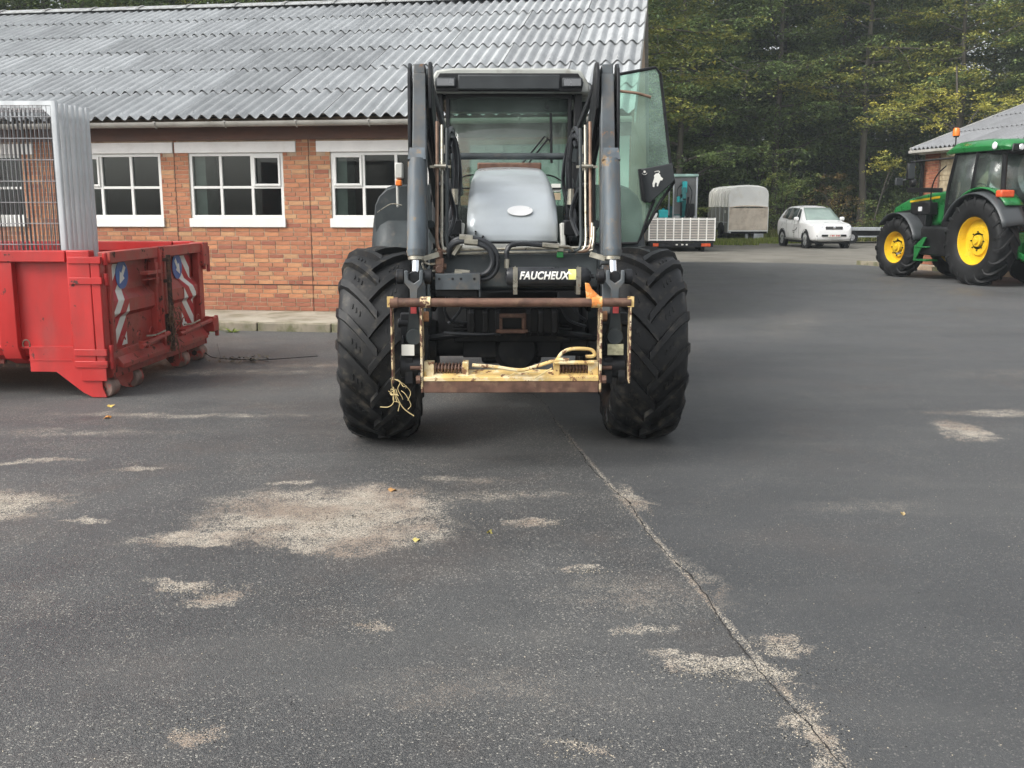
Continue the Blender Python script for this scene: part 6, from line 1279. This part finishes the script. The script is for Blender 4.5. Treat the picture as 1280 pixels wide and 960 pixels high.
def grass(name, spots, h, w, tintr, **tags):
    n = len(spots); a = rng.uniform(0, 6.28, n); hh = h * rng.uniform(.5, 1.3, n); lx = rng.normal(0, .35, n) * hh; ly = rng.normal(0, .35, n) * hh
    V = np.zeros((n, 3, 3)); z = np.array([height(x, y) for x, y in spots]) + .012; V[:, :, 2] = z[:, None]
    V[:, 0, 0] = spots[:, 0] - np.cos(a) * w; V[:, 0, 1] = spots[:, 1] - np.sin(a) * w; V[:, 1, 0] = spots[:, 0] + np.cos(a) * w; V[:, 1, 1] = spots[:, 1] + np.sin(a) * w
    V[:, 2, 0] = spots[:, 0] + lx; V[:, 2, 1] = spots[:, 1] + ly; V[:, 2, 2] += hh
    me = bpy.data.meshes.new(name); me.from_pydata(V.reshape(-1, 3).tolist(), [], np.arange(3 * n).reshape(-1, 3).tolist()); me.materials.append(M['grass'])
    set_tint(me, np.stack([np.clip(rng.normal(tintr[0], .2, n), 0, 1), np.clip(rng.normal(tintr[1], .2, n), 0, 1)], 1)); return mob(name, me, **tags)
g1 = np.concatenate([np.stack([rng.uniform(7.6, 10.6, 5000), rng.normal(44.6, .5, 5000)], 1), np.stack([rng.normal(11.9, .5, 1500), rng.normal(46.2, .4, 1500)], 1)])
grass('grass', g1, .22, .03, (.8, .25), kind='stuff', label='bright rough grass in front of the livestock trailer', category='grass')
g2 = np.stack([rng.uniform(2, 30, 16000), rng.uniform(48.3, 53, 16000)], 1); grass('verge_growth', g2, .45, .035, (.45, .45), kind='stuff', label='rough grass and dead stalks along the foot of the wood', category='undergrowth')
# weeds by the kerb
for (x, y, s_, lb) in ((-3.62, 12.86, 1.0, 'small green weed growing against the kerb right of the red container'), (-3.9, 12.92, .5, 'tiny weed at the kerb beside the container corner')):
    w_ = thing('weed', lb, 'weed', (x, y, 0)); b = MB()
    for i in range(26):
        a = random.uniform(0, 6.28); L = s_ * random.uniform(.06, .17); e = random.uniform(.2, .8); w2 = .014 * s_
        d = Vector((math.cos(a) * math.cos(e), math.sin(a) * math.cos(e), math.sin(e))); sd2 = Vector((-math.sin(a), math.cos(a), 0)) * w2
        b.add([(0, 0, .0), tuple(d * L * .5 + sd2), tuple(d * L), tuple(d * L * .5 - sd2)], [(0, 1, 2, 3)])
    me = b.mesh('leaves', M['grass'], 0); set_tint(me, [(random.uniform(.5, 1), random.uniform(0, .25)) for _ in range(26)]); mob('leaves', me, w_)
# twig with withered leaves, fallen leaves
tg_ = thing('fallen_twig', 'fallen twig with withered leaves lying on the asphalt right of the container', 'twig', (-2.81, 10.3, .02)); b = MB()
b.tube(smoothpath([(-.75, .45, .3), (-.45, .25, .05), (-.25, .1, .02), (.1, .0, .02), (.35, .05, .02), (.75, .2, .03)], 4), .005, 5).tube(smoothpath([(-.25, .1, .02), (-.4, .5, .12)], 3), .003, 4).tube(smoothpath([(.1, 0, .02), (.3, -.1, .02)], 3), .003, 4).build('stem', M['dark_steel'], tg_)
tl_ = MB()
for i in range(70):
    c = Vector((random.gauss(0, .16), random.gauss(.03, .05), random.uniform(.0, .06))); a = random.uniform(0, 6.28); r_ = random.uniform(.015, .035)
    u = Vector((math.cos(a), math.sin(a), random.uniform(-.6, .6))) * r_; w2 = Vector((-math.sin(a), math.cos(a), random.uniform(-.6, .6))) * r_ * .6; tl_.quad(c - u, c + w2, c + u, c - w2)
tl_.build('withered_leaves', mat('withered', (.12, .10, .07), .8, 0, .5, 60), tg_, smooth=0)
def fleaf(x, y, c, lb, s_=.045):
    b = MB(); pts = [(s_ * (1 if i % 2 else .55) * math.cos(i * math.pi / 5), s_ * (1 if i % 2 else .55) * math.sin(i * math.pi / 5), .012 * math.sin(i * 1.3)) for i in range(10)]
    b.add([(0, 0, .008)] + pts, [(0, i + 1, (i + 1) % 10 + 1) for i in range(10)]); o = b.build('fallen_leaf', mat('leaf_c', c, .7, 0, .2, 40), None, (x, y, .018), (0, 0, random.random() * 6), smooth=0); o['label'] = lb; o['category'] = 'leaf'; o['group'] = 'fallen leaves on the asphalt'
fleaf(-3.1, 7.5, (.55, .25, .06), 'orange-brown fallen leaf in front of the container corner', .04)
fleaf(-3.25, 7.95, (.55, .38, .10), 'yellow fallen leaf close under the container corner', .035)
fleaf(-.68, 5.5, (.30, .16, .05), 'ochre fallen leaf at the right tip of the large sandy patch', .03)
fleaf(-.46, 4.63, (.38, .32, .10), 'small yellow fallen leaf right of the large sandy patch', .022)
fleaf(-.11, 4.75, (.42, .36, .10), 'tiny yellowish fallen leaf in front of the left front tyre', .018)
fleaf(2.05, 5.05, (.4, .3, .15), 'small tan fallen leaf alone on the right of the yard', .014)
# understory that closes the wood edge
random.seed(21)
US = [leaves('foliage', np.stack([rng.normal(0, 1.3, 120), rng.normal(0, 1.0, 120), np.abs(rng.normal(1.7, 1.2, 120))], 1), rng.uniform(.4, .8, 120), 40, .13, .45, 'leaf', lambda n: np.stack([np.clip(rng.normal(.25 + .12 * q, .2, n), 0, 1), np.clip(rng.normal(-.02, .08, n), 0, 1)], 1)) for q in range(3)]
stm = MB()
for i in range(7): stm.tube([(random.gauss(0, .2), random.gauss(0, .2), -.2), (random.gauss(0, .8), random.gauss(0, .6), 2.2)], .03, 5)
stm = stm.mesh('stems', M['bark'])
for i in range(30):
    x = 1 + i * 1.25 + random.uniform(-.5, .5); y = random.uniform(56, 64)
    t = thing('bush', 'bush filling the shade below the trees of the wood', 'bush', (x, y, height(x, y)), random.uniform(0, 6), 'undergrowth bushes in the wood'); k = random.uniform(.8, 1.5); t.scale = (k, k, k * random.uniform(.9, 1.5))
    mob('stems', stm, t); mob('foliage', US[i % 3], t)

# air: light autumn haze over the yard and wood
hz = MB().b2((-75, -40, -1.2), (78, 96, 40)); hm_ = bpy.data.materials.new('haze_air'); hm_.use_nodes = True; hn = hm_.node_tree.nodes; hn.clear()
ho_ = hn.new('ShaderNodeOutputMaterial'); pv_ = hn.new('ShaderNodeVolumePrincipled'); pv_.inputs['Color'].default_value = (.80, .88, .92, 1); pv_.inputs['Density'].default_value = .0011; pv_.inputs['Anisotropy'].default_value = .2
hm_.node_tree.links.new(pv_.outputs[0], ho_.inputs['Volume'])
hz.build('haze', hm_, smooth=0, kind='stuff', label='thin pale haze in the air over the yard', category='haze')
